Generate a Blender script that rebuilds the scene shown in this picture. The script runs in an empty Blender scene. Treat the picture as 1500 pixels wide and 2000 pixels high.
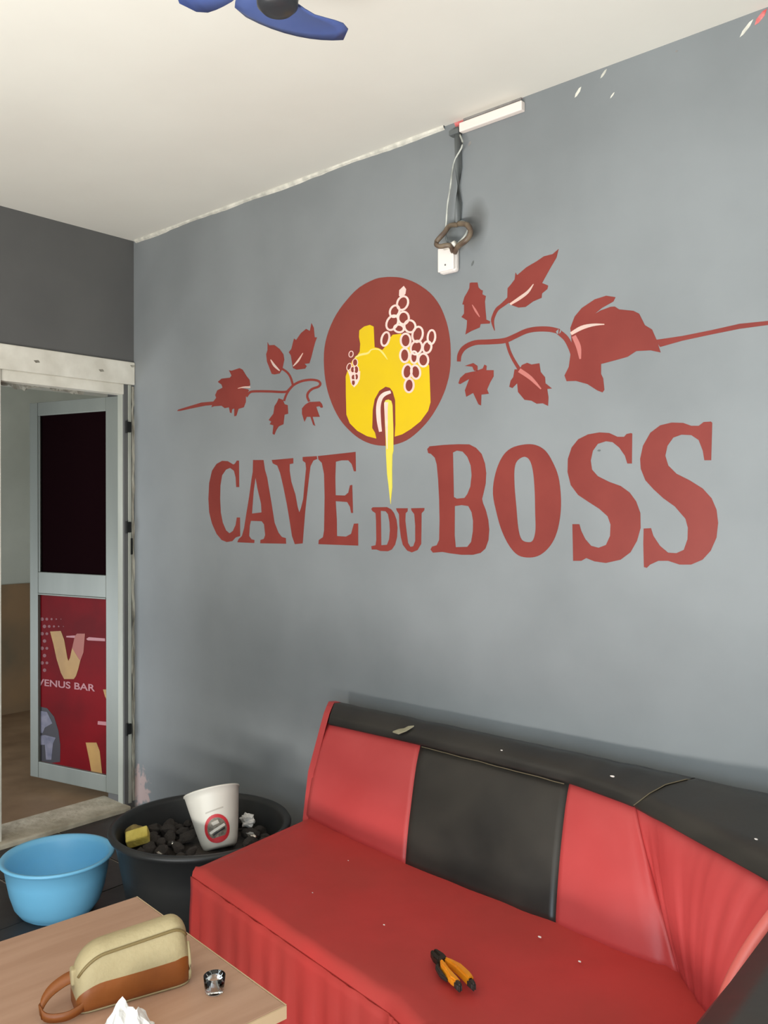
import bpy, bmesh, math, random
from mathutils import Vector, Matrix, noise
random.seed(7)
PI = math.pi
S = bpy.context.scene
COL = S.collection

# ------------------------------------------------------------------ camera, light, exposure
F_PX = 1666.0
CAM = Vector((3.722, -2.361, 1.48))
HEAD = math.atan2(0.6598, 0.7515)              # heading: turned left of +Y
cam_d = bpy.data.cameras.new('camera')
cam_d.sensor_fit = 'VERTICAL'; cam_d.sensor_height = 36.0
cam_d.lens = 36.0 * F_PX / 2000.0
cam_d.clip_start = 0.02
cam = bpy.data.objects.new('camera', cam_d); COL.objects.link(cam)
cam.location = CAM
cam.rotation_euler = (PI/2 - math.atan(8/F_PX), 0, HEAD)
S.camera = cam

W = bpy.data.worlds.new('World'); S.world = W; W.use_nodes = True
W.node_tree.nodes['Background'].inputs[0].default_value = (0.80, 0.90, 1.0, 1)
W.node_tree.nodes['Background'].inputs[1].default_value = 1.0

def area(name, loc, rot, sx, sy, power, col):
    l = bpy.data.lights.new(name, 'AREA'); l.shape = 'RECTANGLE'; l.size = sx; l.size_y = sy
    l.energy = power; l.color = col
    o = bpy.data.objects.new(name, l); COL.objects.link(o); o.location = loc; o.rotation_euler = rot
    return o
# daylight entering by the shop front behind the photographer, and by the hallway's open end (first and last lamp)
area('daylight_shop_front', (3.85, -3.46, 1.12), (PI/2, 0, 0), 2.1, 2.1, 64, (0.70, 0.88, 1.0))
area('upward_ceiling_fill', (2.95, -3.50, 0.16), (PI - 0.30, 0, 0), 3.0, 0.5, 235, (1.0, 0.98, 0.93))  # added upward fill for the ceiling, standing in for bounce from the yard
area('daylight_hallway', (-1.15, -2.40, 0.50), (PI/2, 0, 0), 1.6, 0.85, 52, (0.84, 0.92, 1.0))
S.view_settings.view_transform = 'Standard'
S.view_settings.look = 'None'
S.view_settings.gamma = 1.0
S.view_settings.use_curve_mapping = False
S.view_settings.exposure = -0.18

# ------------------------------------------------------------------ measuring from the calibrated view
RH = (math.cos(HEAD), math.sin(HEAD)); DH = (-math.sin(HEAD), math.cos(HEAD))
def ray(px, py):
    a = (px - 750)/F_PX; b = -(py - 992)/F_PX
    return Vector((a*RH[0] + DH[0], a*RH[1] + DH[1], b))
def on(px, py, axis, val):
    d = ray(px, py); t = (val - CAM[axis])/d[axis]
    return CAM + t*d
def onz(px, py, z): return on(px, py, 2, z)
def wallpt(px, py):                              # point of the mural wall (y = 0)
    p = on(px, py, 1, 0.0); return (p.x, p.z)

# ------------------------------------------------------------------ materials
def srgb(r, g, b):
    f = lambda c: (c/255/12.92) if c/255 <= 0.04045 else ((c/255 + 0.055)/1.055)**2.4
    return (f(r), f(g), f(b))
def mat(name, c1, c2=None, scale=6.0, rough=0.6, rough2=None, bump=0.0, bscale=40.0, metal=0.0, spec=0.5,
        detail=5.0, stretch=(1, 1, 1), lo=0.35, hi=0.65, trans=0.0, coat=0.0, sheen=0.0):
    m = bpy.data.materials.new(name); m.use_nodes = True
    nt = m.node_tree; N = nt.nodes; L = nt.links; b = N['Principled BSDF']
    b.inputs['Base Color'].default_value = (*c1, 1); b.inputs['Roughness'].default_value = rough
    b.inputs['Metallic'].default_value = metal; b.inputs['Specular IOR Level'].default_value = spec
    b.inputs['Transmission Weight'].default_value = trans; b.inputs['Coat Weight'].default_value = coat
    b.inputs['Sheen Weight'].default_value = sheen
    tc = N.new('ShaderNodeTexCoord'); mp = N.new('ShaderNodeMapping'); mp.inputs['Scale'].default_value = stretch
    L.new(tc.outputs['Object'], mp.inputs['Vector'])
    if c2 is not None or rough2 is not None:
        n = N.new('ShaderNodeTexNoise'); n.inputs['Scale'].default_value = scale; n.inputs['Detail'].default_value = detail
        L.new(mp.outputs['Vector'], n.inputs['Vector'])
        r = N.new('ShaderNodeMapRange'); r.inputs[1].default_value = lo; r.inputs[2].default_value = hi
        L.new(n.outputs['Fac'], r.inputs[0])
        if c2 is not None:
            mx = N.new('ShaderNodeMix'); mx.data_type = 'RGBA'
            mx.inputs[6].default_value = (*c1, 1); mx.inputs[7].default_value = (*c2, 1)
            L.new(r.outputs[0], mx.inputs[0]); L.new(mx.outputs[2], b.inputs['Base Color'])
        if rough2 is not None:
            r2 = N.new('ShaderNodeMapRange'); r2.inputs[3].default_value = rough; r2.inputs[4].default_value = rough2
            L.new(r.outputs[0], r2.inputs[0]); L.new(r2.outputs[0], b.inputs['Roughness'])
    if bump:
        n2 = N.new('ShaderNodeTexNoise'); n2.inputs['Scale'].default_value = bscale; n2.inputs['Detail'].default_value = 4
        L.new(mp.outputs['Vector'], n2.inputs['Vector'])
        bp = N.new('ShaderNodeBump'); bp.inputs['Strength'].default_value = bump; bp.inputs['Distance'].default_value = 0.01
        L.new(n2.outputs['Fac'], bp.inputs['Height']); L.new(bp.outputs['Normal'], b.inputs['Normal'])
    return m
def colour_spot(m, loc, rad, col, amount=1.0, squash=(1, 1, 1), soft=0.6, nsc=9, namp=0.3):
    """a spot of its own colour and shape, stains included, on a wall material (object coordinates)"""
    nt = m.node_tree; N = nt.nodes; L = nt.links; b = N['Principled BSDF']
    tc = N.new('ShaderNodeTexCoord')
    nz = N.new('ShaderNodeTexNoise'); nz.inputs['Scale'].default_value = nsc; L.new(tc.outputs['Object'], nz.inputs['Vector'])
    sub = N.new('ShaderNodeVectorMath'); sub.operation = 'SUBTRACT'; sub.inputs[1].default_value = loc
    L.new(tc.outputs['Object'], sub.inputs[0])
    dv = N.new('ShaderNodeVectorMath'); dv.operation = 'DIVIDE'; dv.inputs[1].default_value = [rad*s for s in squash]
    L.new(sub.outputs[0], dv.inputs[0])
    ln = N.new('ShaderNodeVectorMath'); ln.operation = 'LENGTH'; L.new(dv.outputs[0], ln.inputs[0])
    ad = N.new('ShaderNodeMath'); ad.operation = 'ADD'; L.new(ln.outputs['Value'], ad.inputs[0])
    ns = N.new('ShaderNodeMapRange'); ns.inputs[3].default_value = -namp; ns.inputs[4].default_value = namp
    L.new(nz.outputs['Fac'], ns.inputs[0]); L.new(ns.outputs[0], ad.inputs[1])
    mr = N.new('ShaderNodeMapRange'); mr.inputs[1].default_value = 1.0; mr.inputs[2].default_value = 1.0 - soft
    mr.inputs[3].default_value = 0; mr.inputs[4].default_value = amount
    L.new(ad.outputs[0], mr.inputs[0])
    mx = N.new('ShaderNodeMix'); mx.data_type = 'RGBA'; mx.inputs[7].default_value = (*col, 1)
    src = b.inputs['Base Color']
    if src.links: L.new(src.links[0].from_socket, mx.inputs[6])
    else: mx.inputs[6].default_value = src.default_value
    L.new(mr.outputs[0], mx.inputs[0]); L.new(mx.outputs[2], b.inputs['Base Color'])

M = {}
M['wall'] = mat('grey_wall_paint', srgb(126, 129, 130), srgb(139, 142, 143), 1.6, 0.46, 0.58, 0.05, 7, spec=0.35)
colour_spot(M['wall'], (2.055, 0, 2.43), 0.085, srgb(88, 88, 86), 0.75, (0.75, 3, 1.1))  # soft-edged darker patch right of the wires
colour_spot(M['wall'], (1.965, 0, 2.43), 0.05, srgb(96, 100, 100), 0.5, (1, 3, 1))  # smaller, fainter darker patch at the wires
colour_spot(M['wall'], (0.04, 0, 0.10), 0.12, srgb(196, 168, 162), 0.8, (0.8, 3, 0.8), 0.35, 22, 1.3)
M['wall_dark'] = mat('dark_grey_wall_paint', srgb(90, 89, 88), srgb(98, 97, 95), 2.2, 0.55, bump=0.05, bscale=7, spec=0.3)
M['ceiling'] = mat('ceiling_paint', srgb(234, 230, 219), srgb(228, 223, 212), 1.4, 0.8, bump=0.08, bscale=5, spec=0.2)
M['cream'] = mat('cream_gloss_paint', srgb(228, 223, 210), srgb(208, 202, 188), 9, 0.5, bump=0.08, bscale=25)
M['frame_paint'] = mat('frame_paint', srgb(176, 178, 168), srgb(150, 150, 138), 12, 0.45, bump=0.08, bscale=25, stretch=(1, 1, 0.15))
M['rough_plaster'] = mat('rough_plaster', srgb(172, 168, 154), srgb(112, 106, 94), 16, 0.9, bump=0.6, bscale=45, stretch=(1, 1, 0.4))
M['alu'] = mat('door_aluminium', srgb(126, 129, 121), srgb(114, 117, 110), 5, 0.42, metal=0.2, stretch=(1, 1, 0.1))
M['dark_glass'] = mat('black_glass_film', srgb(18, 7, 9), None, rough=0.5, spec=0.0)
M['red_film'] = mat('red_printed_film', srgb(112, 2, 12), srgb(88, 2, 9), 3, 0.5, spec=0.08)
M['print_gold'] = mat('print_gold', srgb(160, 120, 54), srgb(140, 100, 42), 6, 0.5)
M['print_gold_dim'] = mat('print_gold_dim', srgb(140, 62, 44), None, rough=0.5)
M['print_pink'] = mat('print_pale_pink', srgb(160, 100, 104), None, rough=0.5)
M['print_dot'] = mat('print_dim_dot', srgb(112, 44, 48), None, rough=0.5)
M['print_dark'] = mat('print_dark', srgb(24, 16, 26), None, rough=0.5)
M['print_white'] = mat('print_bluish_white', srgb(112, 107, 120), srgb(78, 78, 96), 20, 0.5)
M['black_metal'] = mat('black_hinge_metal', srgb(26, 26, 24), None, rough=0.5, metal=0.4)
M['cement'] = mat('threshold_cement', srgb(196, 186, 166), srgb(160, 150, 130), 9, 0.9, bump=0.5, bscale=30)
M['tile'] = mat('dark_floor_tile', srgb(42, 39, 40), srgb(56, 51, 49), 5, 0.38, 0.6, 0.05, 20)
M['grout'] = mat('pale_floor_grout', srgb(168, 158, 146), srgb(120, 112, 104), 14, 0.9, bump=0.3)
M['hall_floor'] = mat('brown_hall_floor', srgb(150, 122, 94), srgb(116, 90, 66), 3, 0.5, bump=0.1, bscale=9)
M['hall_white'] = mat('hall_wall_upper', srgb(206, 208, 196), srgb(190, 192, 180), 2, 0.8, bump=0.06, bscale=8)
M['hall_brown'] = mat('hall_wall_dado', srgb(152, 122, 90), srgb(122, 106, 84), 2.5, 0.6, bump=0.06, bscale=8)
M['maroon'] = mat('maroon_mural_paint', srgb(136, 56, 48), srgb(126, 49, 42), 5, 0.5, spec=0.35)
M['maroon_disc'] = mat('maroon_disc_paint', srgb(128, 56, 48), srgb(135, 61, 52), 5, 0.5, spec=0.35)
M['yellow'] = mat('yellow_mural_paint', srgb(226, 190, 18), srgb(220, 184, 28), 5, 0.5, spec=0.35)
M['pale_yellow'] = mat('pale_yellow_mural_paint', srgb(226, 212, 84), srgb(232, 206, 70), 5, 0.5)
M['cream_line'] = mat('cream_yellow_line_paint', srgb(240, 214, 120), None, rough=0.5)
M['blush'] = mat('blush_white_mural_paint', srgb(244, 214, 202), srgb(236, 196, 186), 14, 0.5)
M['dusty'] = mat('dusty_rose_mural_paint', srgb(190, 112, 104), None, rough=0.5)
M['pale_vein'] = mat('pale_vein_paint', srgb(226, 176, 158), srgb(200, 180, 170), 10, 0.5)
M['red_vinyl'] = mat('red_vinyl', srgb(194, 72, 71), srgb(186, 63, 62), 4, 0.42, 0.5, 0.12, 9, spec=0.5)
M['red_cloth'] = mat('red_seat_vinyl', srgb(186, 58, 54), srgb(172, 58, 52), 3, 0.5, 0.62, 0.15, 8, spec=0.4)
colour_spot(M['red_cloth'], (2.33, -0.90, 0.40), 0.018, srgb(70, 24, 22), 0.9, (1.6, 1, 2))
M['red_piping'] = mat('pale_red_piping', srgb(216, 108, 98), None, rough=0.5)
M['black_vinyl'] = mat('worn_black_vinyl', srgb(41, 38, 35), srgb(57, 52, 46), 3.5, 0.32, 0.46, 0.15, 9, spec=0.5)
M['seam'] = mat('seam_thread', srgb(104, 92, 70), None, rough=0.8)
M['torn'] = mat('torn_lining', srgb(176, 168, 142), srgb(150, 142, 116), 20, 0.8)
M['speck'] = mat('white_crumb', srgb(226, 216, 208), None, rough=0.8)
M['blue_plastic'] = mat('blue_basin_plastic', srgb(132, 206, 246), srgb(124, 200, 240), 4, 0.32, spec=0.5)
M['black_plastic'] = mat('black_tub_plastic', srgb(34, 35, 36), srgb(44, 44, 43), 5, 0.45)
M['charcoal'] = mat('dark_lump', srgb(38, 33, 30), srgb(66, 58, 52), 12, 0.7, bump=0.5, bscale=50)
M['sponge'] = mat('yellow_sponge', srgb(222, 202, 104), srgb(196, 172, 74), 20, 0.85, bump=0.4, bscale=80)
M['tan_lump'] = mat('tan_lump', srgb(150, 130, 74), srgb(110, 92, 52), 14, 0.8, bump=0.4, bscale=50)
M['cup_white'] = mat('white_cup_plastic', srgb(232, 226, 214), None, rough=0.4)
M['cup_red'] = mat('cup_print_red', srgb(206, 50, 58), None, rough=0.45)
M['cup_grey'] = mat('cup_print_grey', srgb(150, 140, 124), srgb(96, 88, 78), 90, 0.5)
M['cup_faint'] = mat('cup_print_faint', srgb(200, 192, 180), None, rough=0.5)
M['paper'] = mat('white_tissue', srgb(240, 236, 230), None, rough=0.9)
M['foil'] = mat('crumpled_foil', srgb(220, 214, 204), None, rough=0.2, metal=0.9)
M['wood'] = mat('table_wood_laminate', srgb(192, 152, 126), srgb(180, 140, 114), 4.0, 0.42, bump=0.03, bscale=18, stretch=(7, 0.7, 7), detail=8)
M['wood_edge'] = mat('table_edge_band', srgb(206, 178, 140), None, rough=0.5)
M['dark_leg'] = mat('dark_table_leg', srgb(40, 36, 32), None, rough=0.5)
M['bag_cream'] = mat('cream_canvas', srgb(182, 164, 124), srgb(172, 154, 114), 8, 0.7, bump=0.15, bscale=120)
M['bag_brown'] = mat('tan_brown_leather', srgb(150, 84, 34), srgb(132, 70, 26), 6, 0.45, bump=0.1, bscale=60)
M['bag_zip'] = mat('olive_zip', srgb(128, 108, 66), None, rough=0.6)
M['glass'] = mat('clear_glass', (0.95, 0.95, 0.93), None, rough=0.03, trans=1.0)
M['plier_yellow'] = mat('plier_yellow_grip', srgb(236, 156, 16), srgb(222, 134, 22), 20, 0.5)
M['plier_dark'] = mat('plier_dark_steel', srgb(58, 46, 36), srgb(44, 36, 28), 30, 0.45, metal=0.4)
M['plier_black'] = mat('plier_black_grip', srgb(46, 40, 34), None, rough=0.6)
M['box_white'] = mat('white_junction_plastic', srgb(240, 230, 222), None, rough=0.4)
M['wire_brown'] = mat('brown_wire', srgb(88, 70, 58), srgb(124, 108, 88), 30, 0.5)
M['wire_white'] = mat('white_wire', srgb(206, 206, 196), srgb(150, 152, 146), 26, 0.5)
M['conduit_grey'] = mat('conduit_overpainted_grey', srgb(106, 109, 108), srgb(96, 99, 98), 8, 0.5)
M['trunking'] = mat('white_trunking', srgb(244, 230, 220), None, rough=0.45)
M['red_smear'] = mat('red_paint_smear', srgb(206, 84, 84), srgb(226, 150, 146), 40, 0.6)
M['white_edge'] = mat('white_ceiling_paint_line', srgb(236, 230, 216), srgb(196, 192, 180), 26, 0.7)
M['dark_gap'] = mat('dark_plaster_gap', srgb(150, 146, 142), srgb(124, 118, 114), 20, 0.9, bump=0.3)
M['fan_blue'] = mat('blue_fan_blade', srgb(66, 82, 136), srgb(76, 92, 142), 6, 0.4)
M['fan_dark'] = mat('dark_fan_hub', srgb(58, 58, 60), None, rough=0.35, metal=0.3)
M['fan_light'] = mat('pale_fan_motor', srgb(204, 202, 200), None, rough=0.3, metal=0.3)
M['plain_wall'] = mat('unseen_wall_paint', srgb(150, 152, 152), srgb(160, 162, 162), 2, 0.7)
M['outdoor'] = mat('outdoor_concrete', srgb(180, 174, 164), srgb(160, 154, 144), 1, 0.9)

# ------------------------------------------------------------------ object helpers
def link(name, me, parent=None):
    o = bpy.data.objects.new(name, me); COL.objects.link(o)
    if parent is not None: o.parent = parent
    return o
def obj(name, bm, m, parent=None, smooth=False):
    me = bpy.data.meshes.new(name)
    bmesh.ops.recalc_face_normals(bm, faces=bm.faces)
    bm.to_mesh(me); bm.free()
    for x in (m if isinstance(m, (list, tuple)) else [m]): me.materials.append(M[x])
    if smooth:
        for p in me.polygons: p.use_smooth = True
    return link(name, me, parent)
def tag(o, label, cat, group=None):
    o['label'] = label; o['category'] = cat
    if group: o['group'] = group
    return o
def thing(name, label, cat, loc=(0, 0, 0), rotz=0.0, group=None):
    o = bpy.data.objects.new(name, None); COL.objects.link(o); o.empty_display_size = 0.05
    o.location = loc; o.rotation_euler = (0, 0, rotz)
    return tag(o, label, cat, group)
def struct(name, bm, m, parent=None, label=None, cat=None):
    o = obj(name, bm, m, parent)
    if parent is None:
        o['kind'] = 'structure'
        if label: o['label'] = label
        if cat: o['category'] = cat
    return o
def box(bm, x0, x1, y0, y1, z0, z1, bevel=0.0, mi=0):
    r = bmesh.ops.create_cube(bm, size=1.0)
    vs = r['verts']
    for v in vs:
        v.co = Vector((x0 + (v.co.x + .5)*(x1-x0), y0 + (v.co.y + .5)*(y1-y0), z0 + (v.co.z + .5)*(z1-z0)))
    if bevel:
        es = list({e for v in vs for e in v.link_edges})
        bmesh.ops.bevel(bm, geom=es, offset=bevel, segments=2, affect='EDGES', profile=0.5)
    return bm
def newbox(*a, **k): return box(bmesh.new(), *a, **k)
def tube(bm, pts, r, n=8, closed=False, taper=None):
    pts = [Vector(p) for p in pts]; rings = []
    up = Vector((0, 0, 1))
    for i, p in enumerate(pts):
        a = pts[i-1] if (i > 0 or closed) else p
        b = pts[(i+1) % len(pts)] if (i < len(pts)-1 or closed) else p
        t = (b - a).normalized()
        s = t.cross(up)
        if s.length < 1e-3: s = t.cross(Vector((0, 1, 0)))
        s.normalize(); u = s.cross(t)
        rr = r if taper is None else r*taper[i]
        rings.append([bm.verts.new(p + rr*(math.cos(2*PI*k/n)*s + math.sin(2*PI*k/n)*u)) for k in range(n)])
    m = len(rings)
    for i in range(m if closed else m-1):
        A, B = rings[i], rings[(i+1) % m]
        for k in range(n): bm.faces.new((A[k], A[(k+1) % n], B[(k+1) % n], B[k]))
    if not closed:
        bm.faces.new(rings[0][::-1]); bm.faces.new(rings[-1])
    return bm
def smooth_pts(pts, sub=4, closed=False):
    pts = [Vector(p) for p in pts]; n = len(pts); out = []
    for i in range(n if closed else n-1):
        p0 = pts[(i-1) % n] if (closed or i > 0) else pts[0]; p1 = pts[i]
        p2 = pts[(i+1) % n]; p3 = pts[(i+2) % n] if (closed or i+2 < n) else pts[-1]
        for k in range(sub):
            t = k/sub
            out.append(0.5*((2*p1) + (-p0+p2)*t + (2*p0-5*p1+4*p2-p3)*t*t + (-p0+3*p1-3*p2+p3)*t**3))
    if not closed: out.append(pts[-1])
    return out
def lathe(bm, prof, n=40, c=(0, 0, 0), close=True):
    rings = []
    for r, z in prof:
        rings.append([bm.verts.new((c[0]+r*math.cos(2*PI*k/n), c[1]+r*math.sin(2*PI*k/n), c[2]+z)) for k in range(n)])
    for i in range(len(rings)-1):
        A, B = rings[i], rings[i+1]
        for k in range(n): bm.faces.new((A[k], A[(k+1) % n], B[(k+1) % n], B[k]))
    if close:
        bm.faces.new(rings[0][::-1]); bm.faces.new(rings[-1])
    return bm
def grid_faces(bm, V, mi=0):
    for i in range(len(V)-1):
        for j in range(len(V[0])-1):
            f = bm.faces.new((V[i][j], V[i+1][j], V[i+1][j+1], V[i][j+1])); f.material_index = mi
def slab(loops, place, d0, d1, mi=0, bm=None):
    """fill outlines (outer + holes) given as 2D points; place(u, v, d) puts them on a surface at distance d"""
    bm = bm or bmesh.new()
    tmp = bmesh.new(); es = []
    for lp in loops:
        vs = [tmp.verts.new((p[0], p[1], 0)) for p in lp]
        es += [tmp.edges.new((vs[i], vs[(i+1) % len(vs)])) for i in range(len(vs))]
    bmesh.ops.triangle_fill(tmp, use_beauty=True, use_dissolve=False, edges=es)
    tmp.verts.ensure_lookup_table()
    vm = {v: bm.verts.new(place(v.co.x, v.co.y, d1)) for v in tmp.verts}
    for f in tmp.faces:
        nf = bm.faces.new([vm[v] for v in f.verts]); nf.material_index = mi
    for e in tmp.edges:
        if len(e.link_faces) == 1:
            a, b = e.verts
            va = bm.verts.new(place(a.co.x, a.co.y, d0)); vb = bm.verts.new(place(b.co.x, b.co.y, d0))
            nf = bm.faces.new((vm[a], vm[b], vb, va)); nf.material_index = mi
    tmp.free()
    return bm
def stroke(pts, w, sub=4):
    """outline of a brush stroke; w = width or list of widths"""
    n = len(pts); ws = [w]*n if not isinstance(w, (list, tuple)) else list(w)
    P = smooth_pts([(p[0], p[1], ws[i]) for i, p in enumerate(pts)], sub)
    L, R = [], []
    for i, p in enumerate(P):
        a = P[max(i-1, 0)]; b = P[min(i+1, len(P)-1)]
        t = Vector((b.x-a.x, b.y-a.y)); t.normalize(); nrm = Vector((-t.y, t.x)); h = max(p.z, 0.4)/2
        L.append((p.x + nrm.x*h, p.y + nrm.y*h)); R.append((p.x - nrm.x*h, p.y - nrm.y*h))
    return L + R[::-1]

# ================================================================== THE ROOM
H = 2.80; XR = 5.3; YF = -3.55; T = 0.15
DY0, DY1 = -0.055, -0.665                        # doorway in the left wall
DZ = 2.09
# floor slab of grout with dark tiles
fl = struct('floor', newbox(-0.02, XR+T, YF-T, T, -0.12, -0.004), 'grout', None, 'dark tiled floor with thin pale joints', 'floor')
TS = 0.40
tb = newbox(-TS/2+.0035, TS/2-.0035, -TS/2+.0035, TS/2-.0035, -0.012, 0.0, bevel=0.0015)
tile0 = None
x_off, y_off = -0.06, -0.02
for i in range(14):
    for j in range(9):
        cx = x_off + TS/2 + i*TS; cy = y_off - TS/2 - j*TS
        if cx > XR - .1 or cy < YF + .1: continue
        if tile0 is None:
            tile0 = obj('tile', tb, 'tile', fl); t = tile0
        else:
            t = tile0.copy(); COL.objects.link(t); t.parent = fl
        t.location = (cx, cy, random.uniform(-0.0012, 0.0))
struct('ceiling', newbox(-T, XR+T, YF-T, T, H, H+0.12), 'ceiling', None, 'cream white plastered ceiling', 'ceiling')
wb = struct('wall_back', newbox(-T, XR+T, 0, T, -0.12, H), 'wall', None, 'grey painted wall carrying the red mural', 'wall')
struct('wall_right', newbox(XR, XR+T, YF, 0, -0.12, H), 'plain_wall', None, 'grey wall at the far side', 'wall')
# left wall round the doorway
bm = bmesh.new()
box(bm, -T, 0, DY0, 0, -0.12, DZ+.11)
box(bm, -T, 0, YF, 0, DZ+.11, H)
box(bm, -T, 0, YF, DY1-.06, -0.12, DZ+.11)
struct('wall_left', bm, 'wall_dark', None, 'dark grey wall above the white door frame', 'wall')
# shop front wall behind the photographer with its wide opening
bm = bmesh.new()
box(bm, 0, 1.40, YF-T, YF, -.12, H); box(bm, 5.15, XR, YF-T, YF, -.12, H)
box(bm, 1.40, 5.15, YF-T, YF, 2.45, H); box(bm, 1.40, 5.15, YF-T, YF, -.12, 0.02)
struct('wall_front', bm, 'plain_wall', None, 'wall with the wide open shop front', 'wall')
# white paint line where the ceiling coat runs over the mural wall
bm = bmesh.new(); prev = None
N = 60
for k in range(N+1):
    x = 0.02 + k*(1.93-0.02)/N
    h = 0.012 + 0.008*noise.noise(Vector((x*3.1, 0, 0))) + 0.004*noise.noise(Vector((x*17, 3, 0)))
    cur = [bm.verts.new((x, -0.0, H)), bm.verts.new((x, -0.010, H)), bm.verts.new((x, -0.008, H-h*0.6)), bm.verts.new((x, 0, H-h))]
    if prev:
        for a in range(3): bm.faces.new((prev[a], cur[a], cur[a+1], prev[a+1]))
    prev = cur
struct('trim_1', bm, 'white_edge', None, 'ragged white paint line under the ceiling edge', 'trim')

# ---- door frame (header board, jambs) round the doorway
hd = struct('trim_2', newbox(-0.03, 0.014, DY1-0.6, -0.002, DZ-0.003, DZ+0.108, bevel=0.004), 'cream', None, 'chipped cream header board over the doorway', 'door frame')
obj('header_rebate', newbox(-0.06, -0.004, DY1-0.05, DY0+.012, DZ-0.052, DZ-0.002, bevel=0.003), 'cream', hd)
obj('header_soffit', newbox(-T, -0.062, DY1-0.05, DY0+.05, DZ-0.02, DZ+.05), 'rough_plaster', hd)
bm = bmesh.new(); V = []
for k in range(31):
    y = DY1 + .01 + k*.43/30
    row = []
    for j in range(7):
        x = -.066 - .08*j/6
        row.append(bm.verts.new((x, y, DZ - .045 - .028*noise.noise(Vector((y*11, j*.5, 1))) - .02*noise.noise(Vector((y*27, j, 7))))))
    V.append(row)
grid_faces(bm, V)
top = [[bm.verts.new((v.co.x, v.co.y, DZ-.019)) for v in r] for r in V]
grid_faces(bm, top)
for k in range(30):
    bm.faces.new((V[k][0], V[k+1][0], top[k+1][0], top[k][0])); bm.faces.new((V[k][6], V[k+1][6], top[k+1][6], top[k][6]))
obj('broken_plaster', bm, 'rough_plaster', hd)
for (py, pz) in ((-0.52, DZ+.052), (-0.03, DZ+.092), (-0.2, DZ+.05)):
    obj('paint_chip', slab([[(0, 0), (.022, .004), (.03, -.006), (.01, -.01)]], lambda u, v, d, py=py, pz=pz: (0.014+d, py+u, pz+v), -.001, .0006), 'rough_plaster', hd)
jr = struct('trim_3', newbox(-0.05, 0.004, -0.034, -0.016, 0.02, DZ-0.003, bevel=0.003), 'frame_paint', None, 'pale hinge-side door jamb beside the mural wall', 'door frame')
obj('stop_strip', newbox(-0.055, -0.012, -0.058, -0.036, 0.02, DZ-0.05, bevel=0.003), 'frame_paint', jr)
# rough broken plaster between jamb and corner
bm = bmesh.new(); V = []
for k in range(70):
    z = 0.03 + k*(DZ-0.04)/69
    row = []
    for j in range(6):
        y = -0.016 + j*0.0150/5
        d = 0.004 + 0.006*noise.noise(Vector((z*9, j*0.8, 2.2))) + 0.004*noise.noise(Vector((z*31, j*1.7, 5)))
        row.append(bm.verts.new((d + 0.001, y + (0.003*noise.noise(Vector((z*14, 1, j))) if j == 0 else 0), z)))
    V.append(row)
grid_faces(bm, V); obj('plaster_edge', bm, 'rough_plaster', jr)
for z in (1.878, 1.385, 0.390):
    hg = obj('hinge', newbox(-0.004, 0.012, -0.046, -0.022, z-0.026, z+0.026, bevel=0.003), 'black_metal', jr)
    obj('hinge_pin', tube(bmesh.new(), [(0.008, -0.047, z-.03), (0.008, -0.047, z+.03)], 0.005), 'black_metal', hg)
obj('latch_plate', newbox(0.003, 0.0065, -0.022, -0.012, 1.25, 1.33), 'black_metal', jr)
jl = struct('trim_4', newbox(-0.06, 0.010, DY1-0.075, DY1, 0.0, DZ-0.003, bevel=0.004), 'cream', None, 'cream latch-side door jamb', 'door frame')
struct('trim_5', newbox(-0.20, 0.045, DY1-.06, DY0+.01, -0.02, 0.022, bevel=0.008), 'cement', None, 'rough cement threshold of the doorway', 'threshold')

# ---- hallway beyond
struct('floor_hallway', newbox(-2.5, -0.15, -2.6, 1.8, -0.12, 0.0), 'hall_floor', None, 'brown floor of the hallway beyond the door', 'floor')
bm = newbox(-2.5, -2.35, -2.6, 1.8, 0.93, H)
fw = struct('wall_hallway', bm, 'hall_white', None, 'hallway wall, pale above and brown below', 'wall')
obj('dado', newbox(-2.5, -2.34, -2.6, 1.8, 0.0, 0.93), 'hall_brown', fw)
struct('wall_hallway_end', newbox(-2.5, -0.15, 1.65, 1.8, 0, H), 'hall_white', None, 'end wall of the hallway', 'wall')
struct('wall_hallway_side', newbox(-0.16, -0.15, T, 1.8, 0, H), 'hall_white', None, 'hallway side wall behind the mural wall', 'wall')
struct('ceiling_hallway', newbox(-2.5, -0.15, -2.6, 1.8, 2.35, 2.45), 'ceiling', None, 'low hallway ceiling', 'ceiling')
struct('ground', newbox(-8, 12, -14, YF-T, -.3, -.05), 'outdoor', None, 'concrete yard outside the shop front', 'ground')

# ---- the door leaf, swung into the hallway
dirx, diry = -0.974, -0.226                     # from hinge to free edge
HX, HY = -0.040, -0.052
LW = 0.655; LB, LT = 0.055, 2.035; TH = 0.04
# local frame: u runs from free edge to hinge (left to right as seen), w out of the seen face
eu = Vector((-dirx, -diry, 0)).normalized(); ew = Vector((eu.y, -eu.x, 0))
org = Vector((HX, HY, 0)) - eu*LW
def leafpt(px, py, off=0.0):
    p0 = org + ew*off
    d = ray(px, py); t = (p0 - CAM).dot(ew)/d.dot(ew); q = CAM + t*d - org
    return (q.dot(eu), q.z)
door = bpy.data.objects.new('door_1', None); COL.objects.link(door)
door['kind'] = 'structure'; door['label'] = 'open aluminium framed door with black pane above red printed panel'; door['category'] = 'door'
door.location = org
door.rotation_euler = (0, 0, math.atan2(eu.y, eu.x))
def leafbox(u0, u1, z0, z1, w0, w1, bevel=0.003): return newbox(u0, u1, -w1, -w0, z0, z1, bevel=bevel)
SW = 0.062; HS = 0.10
obj('stile', leafbox(0, SW, LB, LT, -TH, 0.0), 'alu', door)
obj('stile', leafbox(LW-HS, LW, LB, LT, -TH, 0.0), 'alu', door)
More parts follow.
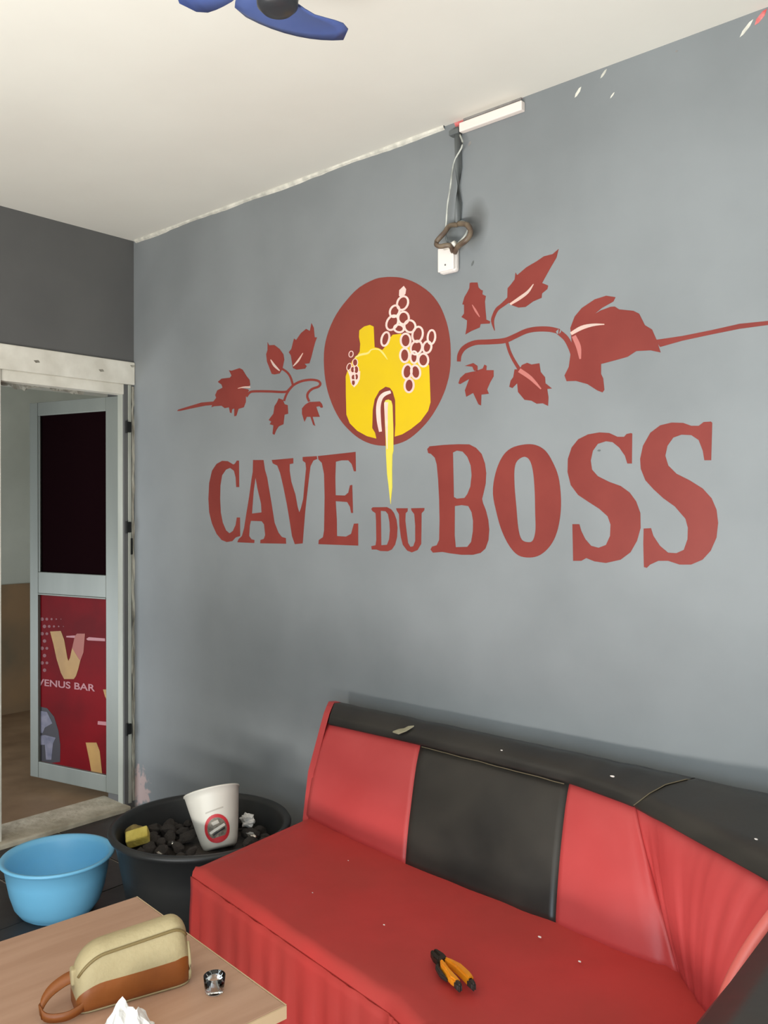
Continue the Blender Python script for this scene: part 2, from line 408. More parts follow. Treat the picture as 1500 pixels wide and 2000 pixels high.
obj('rail', leafbox(SW, LW-HS, LT-0.07, LT, -TH, -0.001), 'alu', door)
obj('rail', leafbox(SW, LW-HS, 1.03, 1.143, -TH, -0.001), 'alu', door)
obj('rail', leafbox(SW, LW-HS, LB, LB+0.085, -TH, -0.001), 'alu', door)
obj('bead', leafbox(SW, SW+.012, 1.143, LT-.07, -0.012, -0.004, 0.002), 'alu', door)
obj('bead', leafbox(SW, LW-HS, 1.022, 1.030, -0.012, 0.002, 0.002), 'alu', door)
ug = obj('pane', leafbox(SW, LW-HS, 1.143, LT-.07, -0.024, -0.016, 0), 'dark_glass', door); ug['label'] = 'black upper door pane'
lg = obj('pane', leafbox(SW, LW-HS, LB+.085, 1.03, -0.024, -0.016, 0), 'red_film', door); lg['label'] = 'red printed lower door panel with gold letters'
PB = 0.016                                       # depth of the print behind the frame face
def P(cx, cy): return leafpt(60 + cx*0.21, 1140 + cy*0.21, -PB)
U0, U1, Z0, Z1 = SW+.001, LW-HS-.001, LB+.086, 1.029
def clip(poly):
    def cut(pl, inside, inter):
        out = []
        for i in range(len(pl)):
            a, b = pl[i-1], pl[i]
            if inside(b):
                if not inside(a): out.append(inter(a, b))
                out.append(b)
            elif inside(a): out.append(inter(a, b))
        return out
    def lerp(a, b, t): return (a[0]+(b[0]-a[0])*t, a[1]+(b[1]-a[1])*t)
    for k, lim, sg in ((0, U0, 1), (0, U1, -1), (1, Z0, 1), (1, Z1, -1)):
        poly = cut(poly, lambda p: sg*(p[k]-lim) >= 0, lambda a, b: lerp(a, b, (lim-a[k])/(b[k]-a[k])))
        if not poly: return []
    return poly
def leafprint(name, pts, m, lvl=1, clipit=True):
    pl = [P(*p) for p in pts]
    if clipit: pl = clip(pl)
    if len(pl) < 3: return
    return obj(name, slab([pl], lambda u, v, d: (u, PB - d, v), 0.0, 0.0008*lvl), m, lg)
leafprint('printed_letter', [(180, 445), (280, 440), (310, 520), (340, 690), (350, 720), (365, 690), (385, 600), (440, 690), (460, 720), (440, 800), (420, 860), (400, 888), (310, 888), (280, 830), (240, 700), (210, 560)], 'print_gold', 2)
leafprint('printed_letter_tip', [(385, 600), (410, 490), (430, 465), (505, 465), (490, 640), (460, 720)], 'print_gold_dim', 2)
leafprint('printed_letter', [(510, 1480), (610, 1480), (640, 1560), (665, 1800), (570, 1800), (545, 1650)], 'print_gold', 2)
leafprint('printed_letter', [(672, 985), (760, 985), (800, 1100), (760, 1180), (715, 1100), (690, 1050)], 'print_gold', 2)
leafprint('printed_line', [(330, 487), (412, 482), (412, 505), (330, 500)], 'print_pink', 1)
leafprint('printed_line', [(515, 515), (540, 498), (690, 510), (690, 536), (530, 528)], 'print_pink', 1)
leafprint('printed_line', [(622, 1280), (740, 1290), (740, 1326), (620, 1312)], 'print_pink', 1)
leafprint('printed_ball', [(60, 1140), (150, 1160), (215, 1240), (255, 1370), (272, 1500), (270, 1660), (190, 1670), (60, 1660)], 'print_dark', 1)
leafprint('printed_patch', [(60, 1180), (150, 1195), (200, 1300), (130, 1340), (110, 1390), (60, 1390)], 'print_white', 2)
leafprint('printed_patch', [(60, 1420), (130, 1410), (230, 1435), (205, 1490), (190, 1640), (140, 1640), (130, 1500), (60, 1500)], 'print_white', 2)
for r_ in range(8):
    for c_ in range(5):
        cx_, cy_ = 105 + c_*44 + (22 if r_ % 2 else 0), 330 + r_*68
        s_ = 17 - c_*3.2
        if 170 < cx_ < 520 and cy_ > 430: continue
        if s_ < 3: continue
        leafprint('printed_dot', [(cx_ + s_*math.cos(a*PI/4), cy_ + s_*math.sin(a*PI/4)) for a in range(8)], 'print_dot', 1)
# lettering VENUS BAR below the gold letter
fc = bpy.data.curves.new('lettering', 'FONT'); fc.body = 'VENUS BAR'; fc.size = 1.0; fc.offset = 0.02
fo = bpy.data.objects.new('lettering_tmp', fc); COL.objects.link(fo)
bpy.context.view_layer.update()
me = bpy.data.meshes.new_from_object(fo.evaluated_get(bpy.context.evaluated_depsgraph_get()))
bpy.data.objects.remove(fo)
xs = [v.co.x for v in me.vertices]; ys = [v.co.y for v in me.vertices]
x0, x1, y0, y1 = min(xs), max(xs), min(ys), max(ys)
A = P(60, 945); B_ = P(598, 1005); hgt = 0.036
for v in me.vertices:
    tu = (v.co.x-x0)/(x1-x0); tv = (v.co.y-y0)/(y1-y0)
    uu = A[0] + (B_[0]-A[0])*tu; zz = A[1] + (B_[1]-A[1])*tu + hgt*tv
    v.co = (max(uu, U0), PB - 0.0018, zz)
me.materials.append(M['print_pink'])
link('printed_lettering', me, lg)

# ================================================================== MURAL painted on the wall
mural = thing('wall_mural', 'maroon and yellow painted CAVE DU BOSS mural with vines and grapes', 'mural', (1.75, 0, 1.3))
MO = mural.location
def crop(x0, y0, s): return lambda pts: [wallpt(x0 + p[0]*s, y0 + p[1]*s) for p in pts]
kE = crop(620, 530, 280/1500); kL = crop(340, 620, 310/1500); kC = crop(390, 860, .22)
kD = crop(700, 840, 280/1500); kO = crop(950, 810, .32); kR = crop(880, 470, .17); kG = crop(1080, 560, .28)
def paint(name, k, loops, m, parent=mural, lvl=1, sm=0):
    lv = 0.0006*lvl
    L2 = []
    for lp in loops:
        if sm: lp = [(p.x, p.y) for p in smooth_pts([(q[0], q[1], 0) for q in lp], sm, True)]
        L2.append(k(lp))
    o = obj(name, slab(L2, lambda u, v, d: (u - MO.x, -d, v - MO.z), 0.0, lv), m, parent)
    return o
def pstroke(name, k, pts, w, m, parent=mural, lvl=1): return paint(name, k, [stroke(pts, w)], m, parent, lvl)

# letters
LC = [(330,180),(350,180),(352,415),(325,415),(320,330),(305,270),(270,245),(235,260),(200,310),(185,400),(182,520),(188,640),(205,730),(235,800),(265,825),(295,805),(320,750),(330,685),(358,685),(360,850),(320,862),(290,895),(240,903),(195,885),(150,830),(110,740),(85,640),(78,520),(85,380),(110,270),(150,210),(200,182),(250,185),(300,215),(315,205)]
LA = [(475,175),(568,175),(580,260),(600,330),(625,480),(645,600),(665,730),(700,820),(730,858),(765,868),(768,918),(538,914),(540,885),(570,875),(582,840),(572,745),(550,718),(455,715),(445,760),(440,850),(460,878),(487,885),(485,912),(335,905),(345,878),(375,850),(395,780),(415,650),(440,500),(462,340),(472,280)]
LAh = [(497,330),(512,420),(545,560),(550,640),(465,650),(470,580),(480,450)]
LV = [(640,175),(832,158),(832,205),(800,212),(800,270),(815,370),(850,480),(870,590),(885,640),(900,600),(920,520),(930,400),(945,250),(940,200),(915,180),(915,148),(1040,140),(1045,165),(1010,180),(985,230),(975,300),(960,430),(945,560),(935,660),(915,915),(845,922),(820,850),(800,720),(775,570),(745,420),(715,290),(690,225),(650,205)]
LE = [(1050,140),(1385,103),(1388,275),(1370,275),(1350,210),(1320,178),(1260,178),(1210,190),(1205,330),(1208,488),(1290,490),(1320,465),(1335,400),(1355,395),(1362,645),(1345,645),(1335,590),(1310,548),(1208,540),(1218,700),(1220,850),(1300,855),(1345,830),(1370,740),(1408,738),(1408,935),(1055,922),(1058,885),(1095,860),(1105,800),(1110,500),(1105,300),(1085,200),(1055,170)]
LD = [(135,825),(150,808),(300,806),(345,830),(375,870),(400,940),(410,1020),(405,1120),(385,1200),(350,1250),(310,1268),(230,1265),(190,1250),(140,1250),(135,1215),(180,1205),(188,1150),(185,950),(180,870),(145,845)]
LDh = [(235,845),(285,850),(310,880),(325,960),(330,1050),(322,1140),(300,1200),(240,1205),(238,1000)]
LU = [(395,818),(518,818),(515,850),(495,870),(492,950),(505,1060),(520,1180),(545,1222),(575,1215),(595,1160),(595,1000),(585,880),(555,840),(552,818),(692,815),(690,840),(662,870),(660,1050),(658,1190),(620,1255),(560,1280),(510,1260),(465,1200),(445,1120),(430,1000),(425,880),(400,840)]
LB_ = [(720,200),(745,170),(900,155),(1050,148),(1160,150),(1230,185),(1290,250),(1325,350),(1338,450),(1332,560),(1310,660),(1295,720),(1305,765),(1335,840),(1360,940),(1370,1040),(1362,1150),(1330,1240),(1280,1285),(1200,1305),(1080,1305),(960,1290),(880,1275),(780,1283),(755,1250),(770,1220),(820,1205),(845,1150),(850,950),(845,720),(835,520),(820,360),(800,290),(760,250),(730,240)]
LBh1 = [(990,235),(1030,215),(1090,225),(1140,280),(1175,370),(1185,470),(1172,590),(1140,670),(1110,710),(1030,718),(1000,700),(995,450)]
LBh2 = [(1010,795),(1080,785),(1150,795),(1185,860),(1200,950),(1198,1060),(1180,1170),(1140,1222),(1020,1225),(1008,1100)]
LO = [(40,480),(55,360),(95,260),(150,205),(230,182),(300,185),(360,220),(405,290),(440,380),(455,500),(452,610),(430,720),(390,800),(330,855),(265,872),(195,858),(140,800),(95,710),(65,610)]
LOh = [(232,257),(265,280),(285,350),(295,470),(298,600),(300,700),(285,765),(255,778),(215,760),(195,690),(183,560),(172,430),(172,330),(190,280)]
LS1 = [(882,112),(890,115),(888,298),(860,298),(845,250),(810,200),(770,168),(730,162),(680,178),(650,220),(637,280),(645,335),(680,375),(750,410),(820,435),(875,475),(915,530),(940,600),(942,690),(920,770),(880,840),(820,885),(730,905),(660,895),(610,875),(580,892),(530,892),(525,668),(568,668),(580,710),(605,760),(640,800),(685,812),(730,795),(755,740),(758,670),(740,620),(690,575),(620,530),(560,490),(515,430),(495,350),(497,270),(520,200),(560,150),(620,120),(690,108),(750,112),(800,135),(840,135),(855,118)]
LS2 = [(1370,42),(1378,50),(1372,278),(1330,278),(1320,220),(1295,155),(1250,125),(1190,122),(1140,140),(1105,190),(1092,250),(1110,310),(1160,360),(1240,400),(1320,450),(1375,510),(1405,580),(1415,660),(1405,750),(1370,830),(1320,885),(1250,915),(1180,915),(1110,892),(1050,892),(1000,915),(980,935),(962,930),(958,790),(960,695),(1005,692),(1020,740),(1060,800),(1110,842),(1160,845),(1205,825),(1228,760),(1230,690),(1215,635),(1150,560),(1080,510),(1020,455),(970,400),(942,330),(938,270),(955,190),(1000,110),(1060,65),(1130,48),(1200,50),(1250,68),(1295,68),(1325,45)]
for k, lps, ch, sm, lvl in ((kC, [LC], 'C', 0, 1), (kC, [LA, LAh], 'A', 0, 1.3), (kC, [LV], 'V', 0, 1), (kC, [LE], 'E', 0, 1.3),
                  (kD, [LD, LDh], 'D', 0, 1), (kD, [LU], 'U', 0, 1), (kD, [LB_, LBh1, LBh2], 'B', 0, 1),
                  (kO, [LO, LOh], 'O', 4, 1), (kO, [LS1], 'S', 0, 1), (kO, [LS2], 'S', 0, 1)):
    o = paint('painted_letter', k, lps, 'maroon', lvl=lvl, sm=sm); o['label'] = 'maroon painted capital letter ' + ch

# emblem
ED = [(790,62),(900,75),(1040,130),(1180,230),(1280,360),(1350,530),(1385,700),(1395,870),(1385,1050),(1340,1230),(1270,1390),(1170,1550),(1050,1680),(930,1770),(800,1815),(680,1825),(560,1805),(440,1750),(330,1660),(230,1540),(150,1380),(95,1200),(70,1000),(75,800),(120,620),(200,450),(310,300),(440,170),(600,85),(700,65)]
disc = paint('emblem_disc', kE, [ED], 'maroon_disc', sm=3); disc['label'] = 'maroon oval with a yellow jug'
JUG = [(440,620),(490,580),(550,562),(590,580),(595,700),(600,795),(640,805),(680,825),(720,780),(760,700),(790,665),(880,655),(900,760),(1000,800),(1100,900),(1170,985),(1175,1100),(1185,1370),(1160,1460),(1080,1570),(980,1650),(890,1705),(810,1730),(818,1600),(815,1350),(790,1260),(760,1220),(715,1208),(650,1250),(600,1340),(580,1450),(575,1640),(605,1690),(618,1750),(520,1725),(420,1670),(340,1590),(305,1500),(300,1300),(298,1100),(320,1030),(370,930),(420,880),(445,840),(450,760),(437,690)]
paint('yellow_jug', kE, [JUG], 'yellow', disc, 1.8)
pstroke('painted_line', kE, [(395,905),(450,875),(530,858),(570,820),(640,818),(690,860),(735,925)], [10,22,20,12,14,18,6], 'cream_line', disc, 2.4)
pstroke('painted_line', kE, [(662,1678),(645,1560),(640,1420),(662,1330),(705,1285),(768,1262)], [30,44,46,44,40,30], 'blush', disc, 2.4)
DR = [(700,1380),(715,1350),(745,1342),(775,1355),(788,1400),(797,1650),(797,1875)]
DRd = [(357,260),(354,420),(356,600),(345,700),(340,775),(330,700),(318,580),(303,460),(292,260),(288,90)]
c2e = lambda p: ((700 + p[0]*280/1500 - 620)/(280/1500), (840 + p[1]*280/1500 - 530)/(280/1500))
drip = paint('painted_drip', kE, [DR + [c2e(p) for p in DRd] + [(712,1650)]], 'pale_yellow', mural, 3.0)
pstroke('drip_highlight', kE, [(725,1370),(722,1450),(728,1650),(733,1860)], [40,34,24,8], 'blush', drip, 3.8)
def ell(cx, cy, rx, ry, rot, n=18):
    c, s = math.cos(math.radians(rot)), math.sin(math.radians(rot)); out = []
    for i in range(n):
        a = 2*PI*i/n; x, y = rx*math.cos(a), ry*math.sin(a)
        out.append((cx + x*c - y*s, cy + x*s + y*c))
    return out
GR = [(893,335,66,84,22),(810,420,58,74,25),(785,540,66,92,28),(903,490,66,76,0),(855,600,62,50,10),(970,577,68,74,-15),(713,710,50,84,15),
      (925,725,62,82,0),(1050,662,64,92,12),(1195,690,50,84,5),(1150,795,54,72,12),(1038,800,68,84,20),(915,880,58,82,0),(1013,900,48,72,0),
      (1110,930,62,78,0),(942,1050,58,86,8),(1030,1055,58,82,-8),(962,1195,58,82,4),
      (355,868,26,36,10),(335,1000,26,42,20),(398,955,30,42,0),(372,1030,26,36,0),(410,1030,28,44,0),(380,1110,26,34,0),(412,1105,24,36,0),(380,1165,24,36,0)]
for gi, (gx, gy, rx, ry, rot) in enumerate(GR):
    w = 21 if gi < 18 else 8
    lv = 0.0006*(2.2 + 0.05*gi)
    outer = kE(ell(gx, gy, rx, ry, rot)); inner = kE(ell(gx, gy, rx-w, ry-w, rot))
    pl = lambda u, v, d: (u - MO.x, -d, v - MO.z)
    bm = slab([outer, inner], pl, 0.0, lv, 0)
    slab([inner], pl, 0.0, lv-0.0002, 1, bm)
    obj('painted_grape', bm, ['blush', 'maroon_disc'], disc)
paint('grape_backing', kE, [[(318,1040),(350,1050),(450,1045),(445,1130),(420,1180),(385,1215),(350,1165),(340,1100)]], 'blush', disc, 2.0)
paint('grape_stalk', kE, [[(905,155),(930,190),(922,240),(885,275),(855,260),(858,200)]], 'blush', disc, 2.3)

# left vine
vl = pstroke('vine_stem', kL, [(685,750),(710,715),(750,700),(900,700),(1050,705),(1090,680),(1130,640),(1200,605),(1290,590),(1360,600),(1383,628),(1365,655),(1310,675),(1270,710),(1260,750),(1278,795)], 22, 'maroon', mural, 1)
pstroke('vine_twig', kL, [(1125,645),(1103,570),(1070,520),(1020,485)], 20, 'maroon', vl, 1.2)
pstroke('vine_twig', kL, [(1100,668),(1062,730),(1040,790)], 20, 'maroon', vl, 1.2)
paint('vine_tip', kL, [[(30,885),(40,872),(150,838),(260,805),(375,795),(378,828),(300,834),(180,858),(60,884)]], 'maroon', vl, 1.2)
for lf in ([(520,500),(545,505),(620,480),(650,495),(690,560),(715,590),(722,640),(700,655),(620,665),(700,680),(710,690),(680,740),(680,800),(660,850),(610,865),(590,930),(570,935),(570,860),(550,870),(545,905),(530,900),(520,850),(480,858),(450,835),(380,840),(355,850),(370,800),(400,760),(390,735),(410,690),(460,665),(450,635),(415,610),(450,580),(530,570),(545,550)],
           [(885,235),(900,265),(950,262),(1000,300),(1035,350),(1043,400),(1025,490),(1000,530),(950,540),(925,535),(900,470),(880,420),(872,350),(885,310)],
           [(1300,55),(1322,100),(1330,190),(1352,190),(1335,235),(1320,290),(1300,370),(1280,435),(1235,440),(1255,460),(1240,485),(1160,495),(1125,480),(1120,450),(1105,360),(1085,330),(1110,300),(1135,200),(1155,215),(1200,150),(1250,110),(1285,130)],
           [(990,765),(1030,780),(1045,820),(1075,830),(1080,910),(1045,920),(1035,1010),(990,1030),(965,1070),(950,1110),(932,1100),(940,1020),(905,1010),(920,985),(895,970),(940,910),(950,840),(975,800)],
           [(1280,800),(1380,795),(1400,820),(1408,850),(1390,855),(1375,840),(1345,845),(1360,890),(1378,940),(1310,940),(1335,1025),(1315,1015),(1290,940),(1255,940),(1235,985),(1228,970),(1210,910),(1210,860),(1240,825)]):
    paint('painted_leaf', kL, [lf], 'maroon', vl, 1.5)
pstroke('leaf_vein', kL, [(915,400),(950,455),(1000,505)], [8,22,10], 'pale_vein', vl, 2)
pstroke('leaf_vein', kL, [(1128,462),(1175,410),(1220,338)], [8,18,6], 'pale_vein', vl, 2)
pstroke('leaf_vein', kL, [(605,672),(660,660),(722,660)], [4,12,16], 'pale_vein', vl, 2)
# right vine
G2R = lambda p: ((1080 + p[0]*.28 - 880)/.17, (560 + p[1]*.28 - 470)/.17)
vr = pstroke('vine_stem', kR, [(95,1390),(105,1310),(160,1230),(280,1175),(450,1165),(620,1150),(740,1100),(860,1045),(980,1020),(1130,1020),(1240,1045), G2R((40,318)), G2R((90,362)), G2R((125,430)), G2R((145,500))], [44,50,54,56,58,60,56,56,58,60,60,62,64,60,50], 'maroon', mural, 1)
pstroke('vine_twig', kR, [(645,1165),(675,1270),(722,1370),(790,1480)], [34,34,36,40], 'maroon', vr, 1.2)
pstroke('vine_twig', kR, [(670,680),(595,742),(535,790),(498,860),(482,930),(505,1035)], [60,44,40,38,34,8], 'maroon', vr, 1.2)
paint('vine_tip', kG, [[(715,372),(900,345),(1100,305),(1300,260),(1500,240),(1720,228),(1720,236),(1500,268),(1300,295),(1100,335),(900,378),(745,422)]], 'maroon', vr, 1.2)
for k, lf in ((kR, [(240,485),(310,485),(320,540),(350,570),(370,575),(365,620),(405,640),(395,700),(400,790),(408,870),(410,910),(455,930),(450,955),(345,960),(335,1000),(240,1040),(170,1080),(185,1000),(190,920),(125,880),(155,840),(155,740),(135,735),(160,650),(190,600),(215,550),(220,490)]),
              (kR, [(1240,100),(1215,200),(1150,310),(1100,400),(1050,490),(1120,520),(1110,560),(1050,610),(1045,660),(950,700),(860,765),(780,772),(690,740),(650,690),(655,550),(690,510),(735,450),(745,370),(765,400),(870,310),(990,240),(1070,185),(1170,160)]),
              (kR, [(90,1640),(110,1580),(170,1525),(240,1510),(290,1500),(370,1470),(390,1425),(415,1440),(410,1490),(495,1490),(495,1560),(460,1620),(420,1710),(440,1760),(355,1770),(350,1895),(320,1880),(260,1750),(180,1795),(165,1720),(215,1590),(110,1650)]),
              (kR, [(165,1440),(260,1408),(310,1440),(310,1500),(270,1495),(250,1450)]),
              (kR, [(820,1430),(880,1405),(930,1425),(1020,1410),(1035,1510),(1085,1570),(1090,1640),(1165,1700),(1110,1705),(1125,1800),(1120,1900),(1060,1870),(990,1875),(930,1840),(850,1830),(775,1740),(765,1640),(710,1695),(675,1680),(690,1610),(720,1570),(735,1480),(790,1480)]),
              (kG, [(435,75),(370,65),(290,90),(200,150),(150,210),(120,290),(125,330),(130,400),(122,470),(110,560),(80,620),(95,660),(160,658),(240,680),(310,725),(345,738),(358,720),(350,640),(335,610),(335,540),(430,515),(520,490),(580,450),(680,445),(750,460),(725,380),(690,300),(640,270),(600,190),(560,170),(460,160),(430,140),(400,142),(330,168),(290,192),(340,150),(420,105)])):
    paint('painted_leaf', k, [lf], 'maroon', vr, 1.5)
pstroke('leaf_vein', kR, [(685,735),(800,660),(890,590),(952,503)], [24,36,30,8], 'pale_vein', vr, 2)
pstroke('leaf_vein', kR, [(790,1490),(920,1580),(1040,1705)], [50,44,14], 'dusty', vr, 2)
pstroke('leaf_vein', kR, [(250,740),(290,810),(335,880)], [8,24,8], 'dusty', vr, 2)
pstroke('leaf_vein', kG, [(125,330),(200,288),(280,268),(358,264)], [22,28,18,6], 'pale_vein', vr, 2)
pstroke('leaf_vein', kG, [(145,345),(178,420),(190,505)], [30,34,12], 'dusty', vr, 2)

# chips and scratches in the wall paint (parts of the wall)
def chip(px, py, L, w, ang, m):
    c = wallpt(px, py); a = math.radians(ang)
    pts = [(-L/2, 0), (-L*.2, w*.5), (L*.3, w*.45), (L/2, 0), (L*.15, -w*.5), (-L*.3, -w*.4)]
    pts = [(c[0] + x*math.cos(a) - y*math.sin(a), c[1] + x*math.sin(a) + y*math.cos(a)) for x, y in pts]
    obj('paint_chip', slab([pts], lambda u, v, d: (u, -d, v), -.001, .0006), m, wb)
for a in ((1128, 182, .035, .010, 50, 'white_edge'), (1178, 146, .03, .008, 45, 'white_edge'), (1195, 188, .02, .005, 45, 'white_edge'), (1456, 58, .05, .010, 45, 'white_edge'),
          (1484, 36, .045, .014, 45, 'red_smear'), (923, 515, .02, .008, 60, 'conduit_grey'), (917, 282, .018, .010, 50, 'dark_gap'), (1320, 102, .008, .005, 0, 'dark_gap'), (1170, 880, .012, .006, 0, 'conduit_grey')):
    chip(*a)

# ================================================================== CABLES, JUNCTION BOX, TRUNKING near the ceiling
def wp(px, py, off): return Vector((*on(px, py, 1, -off),))
cond = thing('cable_conduit', 'grey overpainted conduit running down from the ceiling to the loose wires', 'conduit', wp(893, 440, 0.0))
loc = cond.location.copy()
rel = lambda pts, o: [tuple(Vector(p) - o) for p in pts]
obj('pipe', tube(bmesh.new(), rel([wp(893, 252, .012), wp(895, 330, .012), wp(895, 400, .012), wp(893, 442, .012)], loc), 0.0115, 10), 'conduit_grey', cond, True)
obj('strap', newbox(-.018, .020, -.026, 0, .30, .318, bevel=.003), 'conduit_grey', cond)
wires = thing('loose_wires', 'tangle of brown and white wires hanging above the white junction box', 'wires', wp(888, 455, 0.0))
loc = wires.location.copy()
obj('wire', tube(bmesh.new(), rel(smooth_pts([wp(898, 265, .02), wp(903, 285, .03), wp(890, 310, .022), wp(884, 330, .02), wp(879, 370, .03), wp(874, 400, .03), wp(871, 440, .025), wp(866, 462, .03)], 4), loc), 0.0032, 6), 'wire_white', wires, True)
obj('wire', tube(bmesh.new(), rel(smooth_pts([wp(893, 440, .015), wp(878, 442, .04), wp(868, 455, .06), wp(852, 474, .07), wp(858, 482, .07), wp(878, 480, .06), wp(884, 492, .035)], 4), loc), 0.0085, 6), 'wire_brown', wires, True)
obj('wire', tube(bmesh.new(), rel(smooth_pts([wp(895, 438, .015), wp(912, 440, .04), wp(919, 455, .05), wp(910, 470, .06), wp(894, 482, .05), wp(888, 494, .035)], 4), loc), 0.0095, 6), 'wire_brown', wires, True)
obj('wire', tube(bmesh.new(), rel(smooth_pts([wp(894, 436, .012), wp(905, 434, .03), wp(914, 446, .04), wp(908, 462, .05), wp(895, 476, .04), wp(884, 495, .03)], 4), loc), 0.004, 6), 'wire_white', wires, True)
obj('wire', tube(bmesh.new(), rel(smooth_pts([wp(890, 440, .02), wp(872, 450, .045), wp(872, 468, .05), wp(880, 484, .04), wp(882, 495, .03)], 4), loc), 0.0035, 6), 'conduit_grey', wires, True)
obj('tape', tube(bmesh.new(), rel([wp(868, 484, .04), wp(880, 481, .042), wp(889, 476, .045)], loc), 0.010, 8), 'cup_white', wires, True)
jb = thing('junction_box', 'small white square junction box hanging on the grey wall', 'junction box', wp(882, 510, 0.0))
obj('body', newbox(-.036, .036, -.028, -.0, -.046, .042, bevel=.010), 'box_white', jb)
obj('lid', newbox(-.034, .034, -.036, -.028, -.042, .040, bevel=.004), 'box_white', jb)
obj('screw', lathe(bmesh.new(), [(.003, 0), (.003, .002)], 8, (0, 0, 0)), 'conduit_grey', jb).matrix_local = Matrix.Translation((0, -.036, -.022)) @ Matrix.Rotation(PI/2, 4, 'X')
tk = thing('wall_trunking', 'short white plastic trunking strip just below the ceiling', 'trunking', (2.13, 0, 2.768))
obj('channel', newbox(-.125, .122, -.022, 0, -.017, .014, bevel=.003), 'trunking', tk)
obj('gap', newbox(-.118, .11, -.006, 0, .015, .031), 'dark_gap', tk)
sm_ = [(887, 236), (893, 229), (899, 238), (905, 231), (908, 240), (902, 262), (897, 252), (893, 262), (890, 250)]
obj('paint_smear', slab([[wallpt(*p) for p in sm_]], lambda u, v, d: (u, -d, min(v, H-.001)), 0, .0012), 'red_smear', wb)
sm_ = [(985, 203), (992, 193), (1008, 190), (1020, 192), (1010, 200), (995, 206)]
obj('paint_smear', slab([[wallpt(*p) for p in sm_]], lambda u, v, d: (u, -d, min(v, H-.001)), 0, .0012), 'red_smear', wb)

# ================================================================== CEILING FAN (at rest)
fan = thing('ceiling_fan', 'small blue bladed ceiling fan with a dark hub', 'fan', (2.46, -1.24, H-0.012))
obj('canopy', lathe(bmesh.new(), [(.02, -.05), (.05, -.03), (.055, 0)], 24), 'fan_light', fan, True)
obj('rod', tube(bmesh.new(), [(0, 0, -.16), (0, 0, -.02)], .010, 10), 'fan_light', fan, True)
obj('motor', lathe(bmesh.new(), [(.03, -.25), (.062, -.24), (.07, -.20), (.06, -.165), (.02, -.155)], 28), 'fan_light', fan, True)
hub = obj('hub', lathe(bmesh.new(), [(.01, -.338), (.030, -.335), (.040, -.325), (.042, -.30), (.040, -.25)], 28), 'fan_dark', fan, True)
obj('hub_ring', lathe(bmesh.new(), [(.042, -.300), (.049, -.297), (.052, -.288), (.049, -.28), (.042, -.278)], 28), 'fan_light', hub, True)
for b in range(3):
    bm = bmesh.new(); V = []
    a0 = math.radians(-114) + b*2*PI/3
    for i in range(9):
        r = .035 + i*(.200-.035)/8
        half = math.radians(20 + 26*math.sin(min(1, i/6)*PI/2)) * (1 - .30*max(0, (i-6)/2)**2)
        V.append([bm.verts.new((r*math.cos(a0 + half*(j/4-1)), r*math.sin(a0 + half*(j/4-1)), -.275 + .030*(j/4-1)*min(1, r/.1))) for j in range(9)])
    grid_faces(bm, V)
    bl = obj('blade', bm, 'fan_blue', fan, True)
    sd = bl.modifiers.new('thickness', 'SOLIDIFY'); sd.thickness = .003

# ================================================================== SOFA (corner banquette)
ST = [  # plan points: base of back, top of padded face, crest of roll, rear
    ((1.545, -.295), (1.540, -.190), (1.490, -.115), (1.485, -.045)),
    ((2.062, -.372), (1.965, -.180), (1.950, -.115), (1.950, -.045)),
    ((2.596, -.401), (2.525, -.205), (2.520, -.120), (2.520, -.045)),
    ((2.937, -.424), (2.750, -.265), (2.835, -.130), (2.850, -.045)),
    ((3.090, -.575), (3.225, -.540), (3.420, -.180), (3.500, -.045)),
    ((3.100, -1.30), (3.255, -1.30), (3.420, -1.30), (3.500, -1.30))]
ZB, ZT, ZK, ZR = 0.385, 0.705, 0.757, 0.735
def stat(s):
    i = min(int(s), len(ST)-2); t = s - i
    return [Vector(ST[i][k]).lerp(Vector(ST[i+1][k]), t) for k in range(4)]
sofa = thing('corner_sofa', 'red and black vinyl corner sofa standing against the mural wall', 'sofa', (2.3, -0.45, 0))
SO = sofa.location
def sv(bm, x, y, z): return bm.verts.new((x-SO.x, y-SO.y, z-SO.z))
def panel(s0, s1, m, wr=0.0, fold=None, label=None, thick=.05, ns=22):
    bm = bmesh.new(); V = []; Wv = []
    nk = 12
    for i in range(ns+1):
        s = s0 + (s1-s0)*i/ns
        B, Tt, K, R = stat(s)
        row, rb = [], []
        fr = (B - K); fr.normalize()
        for k in range(nk+1):
            t = k/nk
            z = ZB + (ZT-ZB)*t
            p = B.lerp(Tt, t)
            bulge = .026*math.sin(PI*t)**.7 + .006*math.sin(PI*min(1, max(0, (i/ns)))) 
            if t > .86: bulge -= .012*(t-.86)/.14
            w = wr*(1.5*noise.noise(Vector((s*9 + t*.6, t*.5, 0))) + .9*noise.noise(Vector((s*23 - t, t*.6, 4)))) if wr else .003*noise.noise(Vector((s*3, t*3, 9)))
            if fold:
                for (sf, wf, df, sl) in fold:
                    sc = sf + sl*(t-.5)
                    w -= df*math.exp(-((s-sc)/wf)**2)*(0.35+.65*math.sin(PI*min(1, t*1.1)))
            q = p + fr*(bulge + w)
            row.append(sv(bm, q.x, q.y, z))
            q2 = p - fr*thick
            rb.append(sv(bm, q2.x, q2.y, z))
        V.append(row); Wv.append(rb)
    grid_faces(bm, V)
    for r_ in (0, -1):
        for k in range(nk): bm.faces.new((V[r_][k], V[r_][k+1], Wv[r_][k+1], Wv[r_][k]))
    for i in range(ns):
        bm.faces.new((V[i][0], V[i+1][0], Wv[i+1][0], Wv[i][0])); bm.faces.new((V[i][-1], V[i+1][-1], Wv[i+1][-1], Wv[i][-1]))
    o = obj('back_panel', bm, m, sofa, True)
    if label: o['label'] = label
    return o
